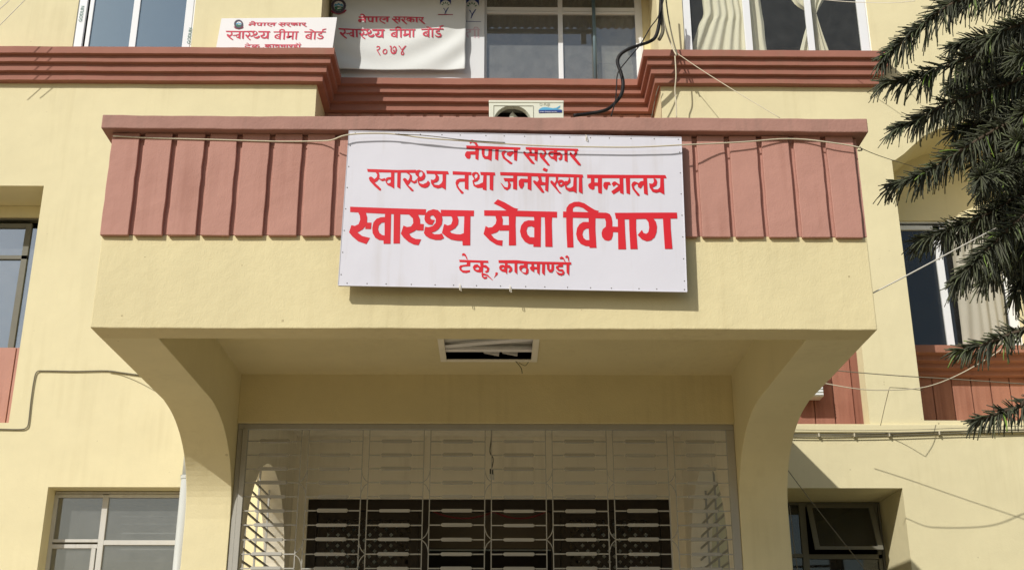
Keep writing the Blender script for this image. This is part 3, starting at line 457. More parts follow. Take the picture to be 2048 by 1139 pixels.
for a, b in ((-3.655,-3.35),(3.12,3.425)):
    cap = MB(); cap.box(a, b, 10.332, YW-.003, 5.207, 5.345); part(cap, 'parapet_cap', 'cap', bld)
# side fins: flat soffit curving down into the front columns
prof = [(12.45,3.335),(12.75,3.30),(12.98,3.245),(13.17,3.175),(13.34,3.085),(13.48,2.985),(13.6,2.86),(13.7,2.71),(13.77,2.54),(13.80,2.3),(13.80,-1.6)]
dense = []
sm = smoothpath([(a, b, 0) for a, b in prof[:-1]], 3)
dense = [(p.x, p.y) for p in sm]+[prof[-1]]
loopf = [(10.302,3.325)]+dense+[(14.30,-1.6),(14.30,4.9),(10.302,4.9)]
for x0, x1 in ((PX0, -3.05), (2.786, PX1)):
    m = MB(); m.prism([loopf], x0, x1, 'x'); part(m, 'porch_fin', 'wall', bld, bevel=.006)
# side walls of the lobby with round headed openings
ao = [(14.62,-.4),(17.58,-.4),(17.58,1.9)]+[(16.1+1.48*math.cos(t), 1.9+1.49*math.sin(t)) for t in [math.pi*k/24 for k in range(1, 24)]]+[(14.62,1.9)]
for x0, x1 in ((-3.35,-3.05), (2.786, 3.086)):
    m = MB(); m.prism([rect(14.302, YW+.05, -1.6, 4.88), ao], x0, x1, 'x'); part(m, 'lobby_side_wall', 'inner', bld)
m = MB(); m.prism([[(-3.05,10.301),(2.786,10.301),(2.786,13.775),(-3.05,13.775)],[(-.60,12.0),(.395,12.0),(.395,13.14),(-.60,13.14)]], 4.0, 4.12, 'z'); part(m, 'porch_ceiling', 'fascia', bld)
m = MB(); m.box(-3.05, 2.786, 13.775, 13.98, 3.413, 4.88); part(m, 'lintel', 'fascia', bld, bevel=.006)
m = MB(); m.box(-3.05, 2.786, 13.985, YW-.01, 4.235, 4.3); part(m, 'lobby_ceiling', 'inner', bld)
m = MB(); m.box(-3.34, 3.11, 10.31, YW-.01, 4.885, 5.0); part(m, 'porch_roof', 'concrete', bld)
m = MB(); m.box(-3.05, 2.786, 13.6, YW, -1.0, -.8); m.box(-4.2, 4.0, 13.0, 13.6, -1.25, -1.0); m.box(-4.2, 4.0, 12.5, 13.0, -1.6, -1.25); part(m, 'steps', 'bounce_floor', bld)
DX0, DX1, DZ = -2.824, 2.573, 3.285
m = MB(); m.prism([[(-3.35,-1.6),(3.086,-1.6),(3.086,5.3),(-3.35,5.3)], [(DX0,-.8),(DX1,-.8),(DX1,DZ),(DX0,DZ)]], YW-.004, YW+.25); part(m, 'lobby_back_wall', 'inner', bld)
m = MB(); m.box(XL, XL+.001, YW+.01, YW+.012, 5, 5.2)
m = MB(); m.add([(-4.5,18.25,-.8),(4.2,18.25,-.8),(4.2,24,-.8),(-4.5,24,-.8),(-4.5,18.25,3.5),(4.2,18.25,3.5),(4.2,24,3.5),(-4.5,24,3.5),(-4.5,22.4,3.5),(4.2,22.4,3.5)],[(0,1,2,3),(4,8,9,5),(1,5,6,2),(3,2,6,7),(0,3,7,4)])  # ceiling gap at the back added to daylight the wall behind the lattice
part(m, 'room', 'inner', bld)
# outer door frame of the lobby doorway
m = MB(); m.box(DX0+.003, DX0+.14, YW+.03, YW+.19, -.8, DZ-.003); m.box(DX1-.14, DX1-.003, YW+.03, YW+.19, -.8, DZ-.003); m.box(DX0+.14, DX1-.14, YW+.03, YW+.19, DZ-.17, DZ-.003)
m.box(-1.16, -1.02, YW+.03, YW+.19, -.8, DZ-.17); m.box(.80, .93, YW+.03, YW+.19, -.8, DZ-.17)
part(m, 'door_frame', 'wood', bld)
# two wooden leaves with diamond lattice
def door_leaf(x0, x1):
    z0, z1, t = -.78, DZ-.18, .14; y = YW+.06
    f = MB(); f.box(x0, x0+t, y, y+.05, z0, z1); f.box(x1-t, x1, y, y+.05, z0, z1); f.box(x0+t, x1-t, y, y+.05, z1-.12, z1); f.box(x0+t, x1-t, y, y+.05, 1.95, 2.12); f.box(x0+t, x1-t, y, y+.05, z0, .3)
    d = part(f, 'door', 'wood', bld)
    a0, a1, b0, b1 = x0+t, x1-t, 2.12, z1-.12
    def clipbar(c, s, yy, wd=.033):
        # line x*s + z = c clipped to the panel, as a slat
        pts = []
        for x in (a0, a1):
            z = c-s*x
            if b0 <= z <= b1: pts.append((x, z))
        for z in (b0, b1):
            x = (c-z)/s
            if a0 < x < a1: pts.append((x, z))
        if len(pts) >= 2:
            p, q = Vector(pts[0]), Vector(pts[1])
            if (q-p).length > .04:
                dd = (q-p).normalized(); nn = Vector((-dd.y, dd.x))*wd
                mm = MB(); mm.prism([[tuple(p+nn), tuple(p-nn), tuple(q-nn), tuple(q+nn)]], yy, yy+.012); mm.build('lattice_slat', 'wood', d)
    for s, yy in ((1, y+.012), (-1, y+.028)):
        c = -6.0
        while c < 8:
            clipbar(c, s, yy); c += .158
    mm = MB(); mm.box(a0, a1, y+.01, y+.03, .3, 1.95); mm.build('door_panel', 'wood', d)
door_leaf(DX0+.15, -1.17); door_leaf(.94, DX1-.15)
m = MB(); m.box(-4.5, 4.2, 24.01, 24.2, 3.3, 5.5); part(m, 'sky_block_wall', 'inner', bld)  # unseen wall added to keep bare sky from showing through the ceiling gap
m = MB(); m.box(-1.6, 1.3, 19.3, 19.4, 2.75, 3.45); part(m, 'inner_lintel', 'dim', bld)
m = MB(); m.box(-1.6, 1.3, 19.5, 19.6, -.8, 2.74); part(m, 'dark_opening_sheet', 'dark', bld)  # dark sheet paints the unlit depth below the inner lintel

# ================================================================= GRILLE ACROSS THE LOBBY
GY = 13.82
gr = thing('security_grille', (-.13, GY, -.8), 'silver painted steel grille with curled scrolls closing the lobby under the porch beam', 'grille')
m = MB(); m.box(-3.045, 2.782, GY, GY+.05, 3.347, 3.41); m.box(-3.045, -2.99, GY, GY+.05, -.8, 3.345); m.box(-2.985, -2.925, GY-.02, GY+.05, -.8, 3.345); m.box(2.69, 2.782, GY, GY+.05, -.8, 3.345)
part(m, 'frame', 'grille', gr, bevel=.004)
pairs = [(-2.298,-2.212),(-1.579,-1.501),(-.862,-.784),(-.147,-.07),(.563,.639),(1.276,1.352),(1.989,2.07)]
rm = MB(); rm.box(-.0055, .0055, 0, .011, 0, 4.14); r0 = None
for a, b in pairs:
    for x in (a, b):
        if r0 is None: r0 = part(rm, 'rod', 'grille', gr); o = r0
        else: o = inst(r0, 'rod', (0,0,0), gr)
        o.location = (x, GY+.02, -.795)
edges = [-2.925]+[v for p in pairs for v in p]+[2.69]
spans = [(edges[i], edges[i+1]) for i in range(0, len(edges), 2)]
rows = [3.209-.1626*k for k in range(24)]
L0 = .62
bm_ = MB(); h = .0075
bm_.box(-L0/2, -.185, -.006, .006, -.0065, .0065); bm_.box(.185, L0/2, -.006, .006, -.0065, .0065)
# flattened middle sleeve with pointed ends
bm_.add([(-.185,-.006,0),(-.16,-.02,.018),(-.16,-.02,-.018),(.16,-.02,.018),(.16,-.02,-.018),(.185,-.006,0),(-.16,.01,.018),(-.16,.01,-.018),(.16,.01,.018),(.16,.01,-.018)],
        [(0,1,2),(1,3,4,2),(3,5,4),(0,6,1),(0,2,7),(1,6,8,3),(2,4,9,7),(5,3,8),(5,9,4),(0,7,6),(6,7,9,8),(8,9,5)])
bsrc = None
for a, b in spans:
    for z in rows:
        if bsrc is None: bsrc = part(bm_, 'bar', 'grille', gr); o = bsrc
        else: o = inst(bsrc, 'bar', (0,0,0), gr)
        o.location = ((a+b)/2, GY+.022, z+random.uniform(-.003,.003)); o.scale = ((b-a)/L0, 1, 1)
        o.rotation_euler = (random.uniform(-.25,.25), 0, random.uniform(-.004,.004))
# scrolls: curved pieces bending from one rod of a pair over to the other
def scroll(x_from, x_to, z, parent):
    for s in (1, -1):
        pts = [(x_from, GY+.02, z+s*.16), (x_from+(x_to-x_from)*.12, GY+.02, z+s*.10), (x_from+(x_to-x_from)*.45, GY+.02, z+s*.045), (x_to, GY+.02, z+s*.004)]
        m = MB(); m.tube(smoothpath(pts, 4), .0055, 5); part(m, 'scroll', 'grille', parent)
for i, (a, b) in enumerate(pairs):
    rr = [3, 7, 11, 15, 19] if i > 1 else [3, 8, 12, 16, 20]
    for r in rr:
        if i % 2 == 0: scroll(b, a, rows[r], gr)
        else: scroll(a, b, rows[r], gr)
# grilles in the two arched side openings
def side_grille(x, label):
    t = thing('arched_side_grille', (x, 16.1, -.4), label, 'grille', 'grilles in the arched side openings of the lobby')
    def top(y): return 1.9+1.49*math.sqrt(max(0, 1-((y-16.1)/1.48)**2))
    for y in (14.66, 15.38, 16.1, 16.82, 17.54):
        m = MB(); m.box(x-.012, x+.012, y-.014, y+.014, -.4, top(y)-.005); part(m, 'upright', 'grille', t)
    for k in range(24):
        z = -.3+.155*k
        if z > 3.2: break
        half = 1.47 if z < 1.9 else 1.47*math.sqrt(max(0, 1-((z-1.9)/1.49)**2))
        m = MB(); m.box(x-.008, x+.008, 16.1-half, 16.1+half, z-.014, z+.014); part(m, 'bar', 'grille', t)
side_grille(-3.2, 'steel bar grille in the sunlit arched opening behind the left column')
side_grille(2.93, 'steel bar grille in the shaded arched opening behind the right column')
# ================================================================= SIGNBOARD
sg_ = thing('signboard', (.14075, 9.86, 4.40375), 'large white tin signboard with big red Devanagari lettering hung on the porch front', 'signboard')
sg_.rotation_euler = (0, math.radians(.966), 0)
HW, HH = 1.527, .7555
sh = MB(); NX, NZ = 46, 22
def swy(x, z):
    e = min(1, 6*(1-abs(x)/HW))*min(1, 6*(1-abs(z)/HH))
    return e*(.0016*math.sin(3.1*x+1.2*z)+.0010*math.sin(7.3*x-2*z+1)+.0008*math.sin(9*z+2*x))
for j in range(NZ+1):
    for i in range(NX+1):
        x = -HW+2*HW*i/NX; z = -HH+2*HH*j/NZ; sh.v.append((x, swy(x, z), z))
for j in range(NZ):
    for i in range(NX): a = j*(NX+1)+i; sh.f.append((a, a+1, a+NX+2, a+NX+1))
o = sh.build('sheet', 'sign', sg_, smooth=True)
m = MB()
m.box(-HW, HW, .006, .032, -HH, -HH+.03); m.box(-HW, HW, .006, .032, HH-.03, HH); m.box(-HW, -HW+.03, .006, .032, -HH+.03, HH-.03); m.box(HW-.03, HW, .006, .032, -HH+.03, HH-.03)
m.box(-.4, -.37, .006, .032, -HH+.03, HH-.03); m.box(.6, .63, .006, .032, -HH+.03, HH-.03); m.build('frame', 'darksteel', sg_)
m = MB(); t = .004
m.box(-HW-.002, HW+.002, -.004, .012, HH-.001, HH+t); m.box(-HW-.002, HW+.002, -.004, .012, -HH-t, -HH+.001); m.box(-HW-t, -HW, -.004, .012, -HH, HH); m.box(HW, HW+t, -.004, .012, -HH, HH)
m.build('folded_edge', 'sign', sg_)
sm_ = MB(); sm_.add([(.006*math.cos(a), 0, .006*math.sin(a)) for a in [math.pi*k/3 for k in range(6)]]+[(0,-.004,0)], [(k, (k+1) % 6, 6) for k in range(6)])
s0 = None
def screw(x, z):
    global s0
    if s0 is None: s0 = sm_.build('screw', 'screw', sg_); q = s0
    else:
        q = bpy.data.objects.new('screw', s0.data); C.objects.link(q); q.parent = sg_
    q.location = (x, swy(x, z)-.0015, z)
for k in range(16):
    screw(-HW+.05+k*(2*HW-.1)/15+random.uniform(-.03,.03), HH-.02); screw(-HW+.05+k*(2*HW-.1)/15+random.uniform(-.03,.03), -HH+.02)
for k in range(7):
    screw(-HW+.018, -HH+.1+k*.21); screw(HW-.018, -HH+.1+k*.21)
def refine(m, edge, fy):
    # split long edges so flat print follows the sheet it is painted on
    bm = bmesh.new(); lay = bm.verts.layers.float.new('dy'); vs = [bm.verts.new(v) for v in m.v]
    for v, off in zip(vs, m.off): v[lay] = off
    for f in m.f:
        try: bm.faces.new([vs[i] for i in f])
        except ValueError: pass
    for _ in range(5):
        es = [e for e in bm.edges if e.calc_length() > edge]
        if not es: break
        bmesh.ops.subdivide_edges(bm, edges=es, cuts=1, use_grid_fill=False)
        bmesh.ops.triangulate(bm, faces=bm.faces)
    bm.verts.index_update()
    v2 = []
    for v in bm.verts: v2.append((v.co.x, fy(v.co.x, v.co.z)+v[lay], v.co.z))
    f2 = [tuple(w.index for w in f.verts) for f in bm.faces]
    bm.free(); o = MB(); o.v = v2; o.f = f2; return o
def lettering(polys, parent, name='lettering', mat='red', fn=None):
    m = MB(); m.off = []
    for i, poly in enumerate(polys):
        dy = -.0022-.0002*i
        rings = [[(x/1000, z/1000) for x, z in r] for r in poly]
        flat = [p for r in rings for p in r]
        tr = tessellate_polygon([[Vector((p[0], p[1], 0)) for p in r] for r in rings])
        m.add([(p[0], swy(*p)+dy, p[1]) for p in flat], tr); m.off += [dy]*len(flat)
    return refine(m, .10, swy).build(name, mat, parent)
for k in ('nepal', 'min1', 'min2', 'min3', 'dept1', 'dept2', 'dept3', 'teku'): lettering(LET[k], sg_)
m = MB()
for x, z in ((.655,.74),(-.46,-.745),(-.02,-.75)):
    m.tube([(x-.006,-.006,z+.02),(x,-.012,z+.01),(x+.008,-.012,z-.03),(x+.014,-.008,z-.045),(x-.004,-.006,z-.035),(x-.006,-.006,z+.005)], .0035, 5)
m.build('tie_wire', 'cablew2', sg_)
# ---- smaller text: remap a word's outlines into a quad given in photo pixels on a plane
def bbox(polys):
    P = [p for po in polys for r in po for p in r]
    return min(p[0] for p in P), max(p[0] for p in P), min(p[1] for p in P), max(p[1] for p in P)
def placed(polys, box, Y, parent, mat, yfn=None, shear=0, name='lettering', lift=.004):
    x0, x1, z0, z1 = bbox(polys); a, b, c, d = box; m = MB(); m.off = []   # box: px left,right,top,bottom
    for i, poly in enumerate(polys):
        V = []
        rings2 = []
        for r in poly:
            rr = []
            for p in r:
                u = (p[0]-x0)/(x1-x0); v = (p[1]-z0)/(z1-z0)
                q = at(a+(b-a)*u+shear*(v-.5), d+(c-d)*v, Y); rr.append(q)
            rings2.append(rr)
        flat = [q for r in rings2 for q in r]
        tr = tessellate_polygon([[Vector((q.x, q.z, 0)) for q in r] for r in rings2])
        m.add([(q.x, (yfn(q.x, q.z) if yfn else Y)-lift-.0003*i, q.z) for q in flat], tr); m.off += [-lift-.0003*i]*len(flat)
    if yfn: m = refine(m, .05, yfn)
    o = m.build(name, mat, None); o.parent = parent; o.matrix_parent_inverse = Matrix.Translation(-parent.location); return o
# new syllables in a 100-high box, y up, head line at 88..100
def R4(x0, x1, z0=88, z1=100): return [(x0,z0),(x1,z0),(x1,z1),(x0,z1)]
def ba(x): return [[[(x+44,70),(x+20,66),(x+4,48),(x+6,26),(x+24,12),(x+46,12),(x+46,22),(x+28,24),(x+18,38),(x+20,50),(x+46,24),(x+46,36),(x+26,56),(x+46,60)]], [[(x+44,90),(x+58,90),(x+57,0),(x+44,8)]]]
def ma(x): return [[[(x+12,90),(x+24,90),(x+24,40),(x+52,40),(x+52,50),(x+24,50),(x+24,20),(x+12,18),(x+2,30),(x+6,42),(x+12,44)]], [[(x+50,90),(x+64,90),(x+63,0),(x+50,8)]]]
def aa(x): return [[[(x,90),(x+13,90),(x+12,0),(x,8)]]]
def da(x): return [[[(x+26,90),(x+40,90),(x+40,68),(x+20,68),(x+24,54),(x+46,52),(x+58,34),(x+50,12),(x+26,6),(x+4,20),(x,34),(x+14,24),(x+30,18),(x+44,26),(x+42,38),(x+24,40),(x+8,56),(x+10,74),(x+26,78)]]]
bima = ba(0)+[[[(40,96),(40,118),(58,130),(82,124),(92,100),(92,0),(79,8),(79,100),(70,114),(56,116),(50,108),(50,96)]]]+ma(100)+aa(180)+[[R4(-6, 204)]]
bima += [[[(x+258,z) for x, z in r] for r in po] for po in ba(0)]+aa(334)+[[[(340,98),(312,122),(290,126),(294,116),(312,110),(326,96)]]]+da(358)+[[R4(250, 430)]]
bima += [[[(398,98),(410,98),(404,116),(420,120),(436,132),(420,132),(398,124)]]]
digits = [[[(0,80),(14,98),(36,92),(42,74),(30,56),(18,50),(44,0),(34,0),(4,56),(22,62),(32,74),(24,86),(12,82)]],
          [[(62,44),(72,62),(92,66),(108,52),(106,24),(90,10),(70,14),(62,28)],[(72,42),(80,52),(92,54),(99,42),(95,26),(86,20),(75,24)]],
          [[(128,96),(146,98),(152,70),(148,44),(164,28),(184,40),(186,70),(170,84),(160,66),(170,52),(178,58),(176,40),(166,38),(160,50),(158,76),(172,96),(192,86),(200,56),(190,22),(168,10),(146,20),(136,44),(140,74),(132,86)]],
          [[(212,98),(224,98),(246,62),(276,98),(290,98),(256,50),(270,22),(258,2),(238,8),(234,26),(246,50)],[(250,38),(244,24),(252,14),(260,24)]]]
tee = [[R4(0, 110)], [[(30,90),(44,90),(44,60),(22,60),(16,46),(30,10),(22,4),(4,44),(8,64),(30,70)]], [[(66,90),(78,90),(78,0),(66,8)]], [[(92,90),(104,90),(104,0),(92,8)]], [[(60,100),(70,124),(92,122),(104,102),(96,100),(86,114),(76,114),(70,100)]]]
def disc(cx, cz, r, n=20, sq=1): return [(cx+r*math.cos(2*math.pi*k/n), cz+sq*r*math.sin(2*math.pi*k/n)) for k in range(n)]
def emblem(x, y, r, Y, parent, yfn=None):
    def pl(polys, mat, lift):
        m = MB()
        for i, poly in enumerate(polys):
            rr = [[at(x+px_*r, y-pz_*r, Y) for px_, pz_ in ring] for ring in poly]
            tr = tessellate_polygon([[Vector((q.x, q.z, 0)) for q in ring] for ring in rr])
            m.add([(q.x, (yfn(q.x, q.z) if yfn else Y)-lift-.0004*i, q.z) for ring in rr for q in ring], tr)
        o = m.build('emblem', mat, None); o.parent = parent; o.matrix_parent_inverse = Matrix.Translation(-parent.location)
    wreath = []
    N = 22
    for k in range(N):
        a = 2*math.pi*k/N; wreath.append([disc(.82*math.cos(a), .82*math.sin(a), .19, 7)])
    pl([[disc(0,0,.72,24)]], 'board', .004)
    pl([[[(-.62,-.05),(-.5,.3),(-.2,.2),(0,.42),(.2,.2),(.5,.28),(.64,-.1),(.2,.0),(0,.12),(-.25,-.02)]]], 'skyb', .006)
    pl([[[(-.6,-.12),(-.2,-.05),(.1,-.1),(.6,-.15),(.45,-.5),(0,-.62),(-.45,-.5)]]], 'green', .006)
    pl(wreath, 'crest', .008)
    pl([[[(-1.1,-.62),(-.8,-.9),(0,-1.1),(.8,-.9),(1.1,-.62),(.9,-.55),(.5,-.74),(0,-.84),(-.5,-.74),(-.9,-.55)]]], 'crimson', .012)
# ---- small white board standing on the cornice
pts = [at(432,95,17.8), at(443,37,17.8), at(674,35,17.8), at(665,95,17.8)]
bd = thing('name_board', (-3.8, 17.8, 10.86), 'small white name board with red Devanagari lettering standing on the left cornice', 'signboard')
m = MB(); m.prism([[(-4.822,10.862),(-2.842,10.862),(pts[2].x,pts[2].z),(pts[1].x,pts[1].z)]], 17.8, 17.815); part(m, 'panel', 'board', bd)
placed(LET['nepal'], (497,614.5,42.4,54.5), 17.8, bd, 'red2', shear=2)
placed(LET['min1'], (450.5,540.5,62,80.9), 17.8, bd, 'red2', shear=2)
placed(bima, (546.8,652.8,58,80.2), 17.8, bd, 'red2', shear=2)
placed(LET['teku'], (489,602.6,86,99), 17.8, bd, 'red2', shear=2)
emblem(477.3, 49, 9, 17.8, bd)
# ---- white flex panel and cloth banner in the recess
pn = thing('flex_panel', (-1.7, 18.84, 10.86), 'white printed flex panel leaning against the recess window behind the cloth banner', 'panel')
m = MB(); m.box(-2.98, -.262, 18.84, 18.86, 10.862, 12.95); part(m, 'panel', 'panelw', pn)
placed(tee, (930,960,54,77), 18.84, pn, 'pink')
def flatpoly(polys, Y, parent, mat, yfn=None, name='print', lift=.004):
    m = MB()
    for i, ring in enumerate(polys):
        rr = [at(a, b, Y) for a, b in ring]
        tr = tessellate_polygon([[Vector((q.x, q.z, 0)) for q in rr]])
        m.add([(q.x, (yfn(q.x, q.z) if yfn else Y)-lift-.0004*i, q.z) for q in rr], tr)
    o = m.build(name, mat, None); o.parent = parent; o.matrix_parent_inverse = Matrix.Translation(-parent.location)
def logo(cx, cy, s, Y, parent, yfn=None, lift=.004):
    F = lambda L_: [[(cx+a*s, cy+b*s) for a, b in r] for r in L_]
    flatpoly(F([[(-1,-1.5),(1,-1.5),(1,-.15),(.8,-.6),(.4,-.95),(0,-1.05),(-.4,-.95),(-.8,-.6),(-1,-.15)]]), Y, parent, 'navy', yfn, lift=lift)
    flatpoly(F([[(-.45,.35),(-.25,.42),(0,.95),(.45,.3),(.62,.28),(.2,.95),(-.1,1.6),(-.2,1.6),(-.05,1.0)]]), Y, parent, 'navy', yfn, lift=lift)
    lv = []
    for k in range(5):
        a = math.pi*(.12+.19*k); dx, dy = math.cos(a), -math.sin(a); nx, ny = -dy, dx
        lv.append([(dx*.38, dy*.38), (dx*.55+nx*.1, dy*.55+ny*.1), (dx*.82, dy*.82), (dx*.55-nx*.1, dy*.55-ny*.1)])
    flatpoly(F(lv), Y, parent, 'green', yfn, lift=lift)
logo(944, 15, 14, 18.84, pn)
flatpoly([[(928,42.5),(962,43.5),(962,44.5),(928,43.5)]], 18.84, pn, 'navy')
BX0, BX1, BZ0, BZ1 = -3.02, -.60, 11.085, 12.62
def by(x, z):
    u = (x-BX0)/(BX1-BX0); v = (BZ1-z)/(BZ1-BZ0)
    s = v*1.0+1.5*(u-.42)**2
    f = .022*math.sin(15*s+1.5*u)*(.3+v*(1.25-v)) + .014*math.sin(26*(v-.55*u)+1)*max(0, .55-u) + .010*math.sin(22*(v+.7*u))*max(0, u-.4)
    return 18.72 + .03*(v-.5)**2 + f*min(1, 4*v+.2)
bn = thing('cloth_banner', (-1.8, 18.72, 11.1), 'wrinkled white cloth banner with faded red lettering hanging in the recess above the porch', 'banner')
m = MB(); NX, NZ = 90, 60
for j in range(NZ+1):
    for i in range(NX+1):
        x = BX0+(BX1-BX0)*i/NX; z = BZ0+(BZ1-BZ0)*j/NZ
        m.v.append((x, by(x, z), z-.012*math.sin(3.14*i/NX)))
for j in range(NZ):
    for i in range(NX): a = j*(NX+1)+i; m.f.append((a, a+1, a+NX+2, a+NX+1))
o = part(m, 'cloth', 'bannerm', bn, smooth=True); sd = o.modifiers.new('thickness', 'SOLIDIFY'); sd.thickness = .003; sd.offset = 1
LB = .008
placed(LET['nepal'], (716,850.5,29,49), 18.72, bn, 'red2', by, lift=LB)
placed(LET['min1'], (677,769.8,57.5,79), 18.72, bn, 'red2', by, lift=LB)
placed(bima, (779,888.5,52.5,76.5), 18.72, bn, 'red2', by, lift=LB)
placed(digits, (752,813,92.8,111), 18.72, bn, 'red2', by, lift=LB)
emblem(677.5, 13, 15, 18.72, bn, lambda x, z: by(x, z)-.006)
logo(891, 12, 11, 18.72, bn, by, lift=LB)
flatpoly([[(876,28.5),(906,29.5),(906,31),(876,30)]], 18.72, bn, 'crimson', by, lift=LB)
# ---- corrugated awning over the recess (above the picture, shades the banner and shows in the glass)
aw = thing('corrugated_awning', (-.15, 17.9, 12.9), 'rusty corrugated sheet awning over the recess above the banner, seen reflected in the window', 'awning')
m = MB(); n = 240
for i in range(n+1):
    x = XL+.02+(XR-XL-.04)*i/n; z = .022*math.sin(i*2*math.pi/6)
    m.v += [(x, 17.86, 12.80+z), (x, YR-.01, 13.15+z)]
for i in range(n): a = 2*i; m.f.append((a, a+1, a+3, a+2))
o = part(m, 'sheet', 'roofsheet', aw); sd = o.modifiers.new('thickness', 'SOLIDIFY'); sd.thickness = .004
m = MB(); m.box(XL+.02, 1.78, 17.93, 17.99, 12.62, 12.70); part(m, 'beam', 'darksteel', aw)
m = MB(); m.box(1.58, 1.68, 17.92, 17.98, 12.40, 12.62); m.box(1.58, 1.68, 17.92, 17.98, 12.70, 12.78); part(m, 'bracket', 'darksteel', aw)
# ---- steel pole in front of the recess window
pl_ = MB(); q = at(1189, 80, 18.84); pl_.tube([(q.x, 18.84, 10.86), (q.x, 18.84, 13.1)], .033, 14)
tag(pl_.build('pole', 'steelp', smooth=True), 'blue grey steel pole standing in front of the recess window', 'pole')
# ---- cartons behind the recess window
def carton(x0, x1, z0, z1, y, lab, marks):
    t = thing('carton', ((x0+x1)/2, y, z0), lab, 'box', 'cartons stacked behind the recess window')
    m = MB(); m.box(x0, x1, y, y+.4, z0, z1); part(m, 'body', 'carton', t, bevel=.006)
    m = MB()
    for a in marks: m.box(a[0], a[1], y-.003, y-.0005, a[2], a[3])
    part(m, 'print', 'acgrey', t)
carton(1.82, 2.45, 10.95, 11.40, 19.04, 'pale carton with rows of small print at the bottom right of the recess window', [(1.95+.05*k,1.985+.05*k,11.24,11.29) for k in range(9)]+[(2.1+.04*k,2.13+.04*k,11.12,11.16) for k in range(4)])
carton(1.80, 2.42, 11.405, 11.95, 19.04, 'pale carton with a round mark in the middle of the carton stack', [(2.0,2.03,11.78,11.86),(2.09,2.12,11.78,11.86),(2.03,2.09,11.76,11.775),(2.03,2.10,11.58,11.595),(2.07,2.085,11.5,11.58)])
carton(1.78, 2.46, 11.955, 12.38, 19.06, 'pale carton on top of the carton stack under the window transom', [(2.05,2.18,12.0,12.1),(2.05,2.18,12.18,12.3)])
# ---- curtains
def curtain(left, right, Y, lab, folds=7, amp=.035, sheer=False, mat='curtain'):
    # left and right edges as photo points; the cloth hangs in soft folds between them
    L_ = smoothpath([at(x, y, Y) for x, y in left], 6); R_ = smoothpath([at(x, y, Y) for x, y in right], 6); m = MB(); n = 56
    for a, b in zip(L_, R_):
        for i in range(n+1):
            u = i/n; p = a.lerp(b, u); w_ = (b-a).length
            m.v.append((p.x, Y+min(amp, w_*.12)*(math.sin(u*folds*2*math.pi+1.6*math.sin(5*u+1.3*p.z))+.5*math.sin(u*folds*3.7+2*math.sin(2*u-p.z)))/1.3, p.z))
    for j in range(len(L_)-1):
        for i in range(n): k = j*(n+1)+i; m.f.append((k, k+1, k+n+2, k+n+1))
    o = m.build('curtain', mat, smooth=True); tag(o, lab, 'curtain'); return o
curtain([(1396,-70),(1404,0),(1407,28),(1399,46),(1388,80),(1376,118)], [(1512,-70),(1521,0),(1525,28),(1528,46),(1531,80),(1537,118)], 18.14, 'wide cream curtain in deep folds beside the first mullion of the top right window', 8)
curtain([(1560,-70),(1583,0),(1620,25),(1622,30),(1611,60),(1596,118)], [(1690,-70),(1648,0),(1634,25),(1634,30),(1644,60),(1666,118)], 18.14, 'cream curtain tied in at the middle behind the second mullion of the top right window', 6)
curtain([(1893,440),(1905,520),(1914,590),(1922,650),(1928,700)], [(1995,440),(2002,520),(2008,590),(2014,650),(2019,700)], 18.99, 'pale sheer curtain in the arched first floor window behind the pine branches', 5, .02, mat='sheer')

# ================================================================= AIR CONDITIONER ON THE PORCH ROOF
ac = thing('air_conditioner', (.3, 11.0, 5.0), 'white outdoor air conditioner unit with round fan opening standing on the porch roof', 'air conditioner')
ax0, ax1, az0, az1 = -.098, .672, 5.62, 6.15
fc = (.143, 5.895); fr_ = .195
m = MB(); m.prism([rect(ax0, ax1, az0, az1-.03), disc(fc[0], fc[1], fr_, 40)], 11.0, 11.03); part(m, 'front', 'acw', ac, bevel=.004)
m = MB(); m.box(ax0, ax1, 11.031, 11.33, az0, az0+.01); m.box(ax0, ax0+.012, 11.031, 11.33, az0+.01, az1-.03); m.box(ax1-.012, ax1, 11.031, 11.33, az0+.01, az1-.03); m.box(ax0, ax1, 11.32, 11.335, az0+.01, az1-.03)
part(m, 'casing', 'acw', ac)
m = MB(); m.box(ax0-.004, ax1+.004, 10.994, 11.34, az1-.029, az1); part(m, 'lid', 'acw', ac, bevel=.006)
m = MB()
ring = []
for k in range(41):
    a = 2*math.pi*k/40
    ring.append((math.cos(a), math.sin(a)))
for k in range(40):
    a, b = ring[k], ring[k+1]
    m.add([(fc[0]+fr_*a[0],11.0,fc[1]+fr_*a[1]),(fc[0]+fr_*b[0],11.0,fc[1]+fr_*b[1]),(fc[0]+.186*b[0],11.06,fc[1]+.186*b[1]),(fc[0]+.186*a[0],11.06,fc[1]+.186*a[1])],[(0,1,2,3)])
part(m, 'fan_shroud', 'acw', ac, smooth=True)
m = MB(); m.box(ax0+.02, .45, 11.2, 11.21, az0+.02, az1-.04); part(m, 'coil', 'black', ac)
m = MB(); m.tube([(fc[0],11.06,fc[1]),(fc[0],11.16,fc[1])], .04, 14); part(m, 'fan_hub', 'acgrey', ac)
for k in range(3):
    a = math.pi/2+2*math.pi*k/3
    d = Vector((math.cos(a), 0, math.sin(a))); e = Vector((-math.sin(a), 0, math.cos(a)))
    c0 = Vector((fc[0], 11.08, fc[1]))
    m = MB(); P_ = [c0+d*.03+e*.03, c0+d*.03-e*.03, c0+d*.12-e*.055+Vector((0,.03,0)), c0+d*.172+e*.0+Vector((0,.01,0)), c0+d*.12+e*.03]
    m.add(P_+[p+Vector((0,.006,0)) for p in P_], [(0,1,2,3,4),(9,8,7,6,5)]+[(i,(i+1)%5,5+(i+1)%5,5+i) for i in range(5)]); part(m, 'fan_blade', 'acw', ac)
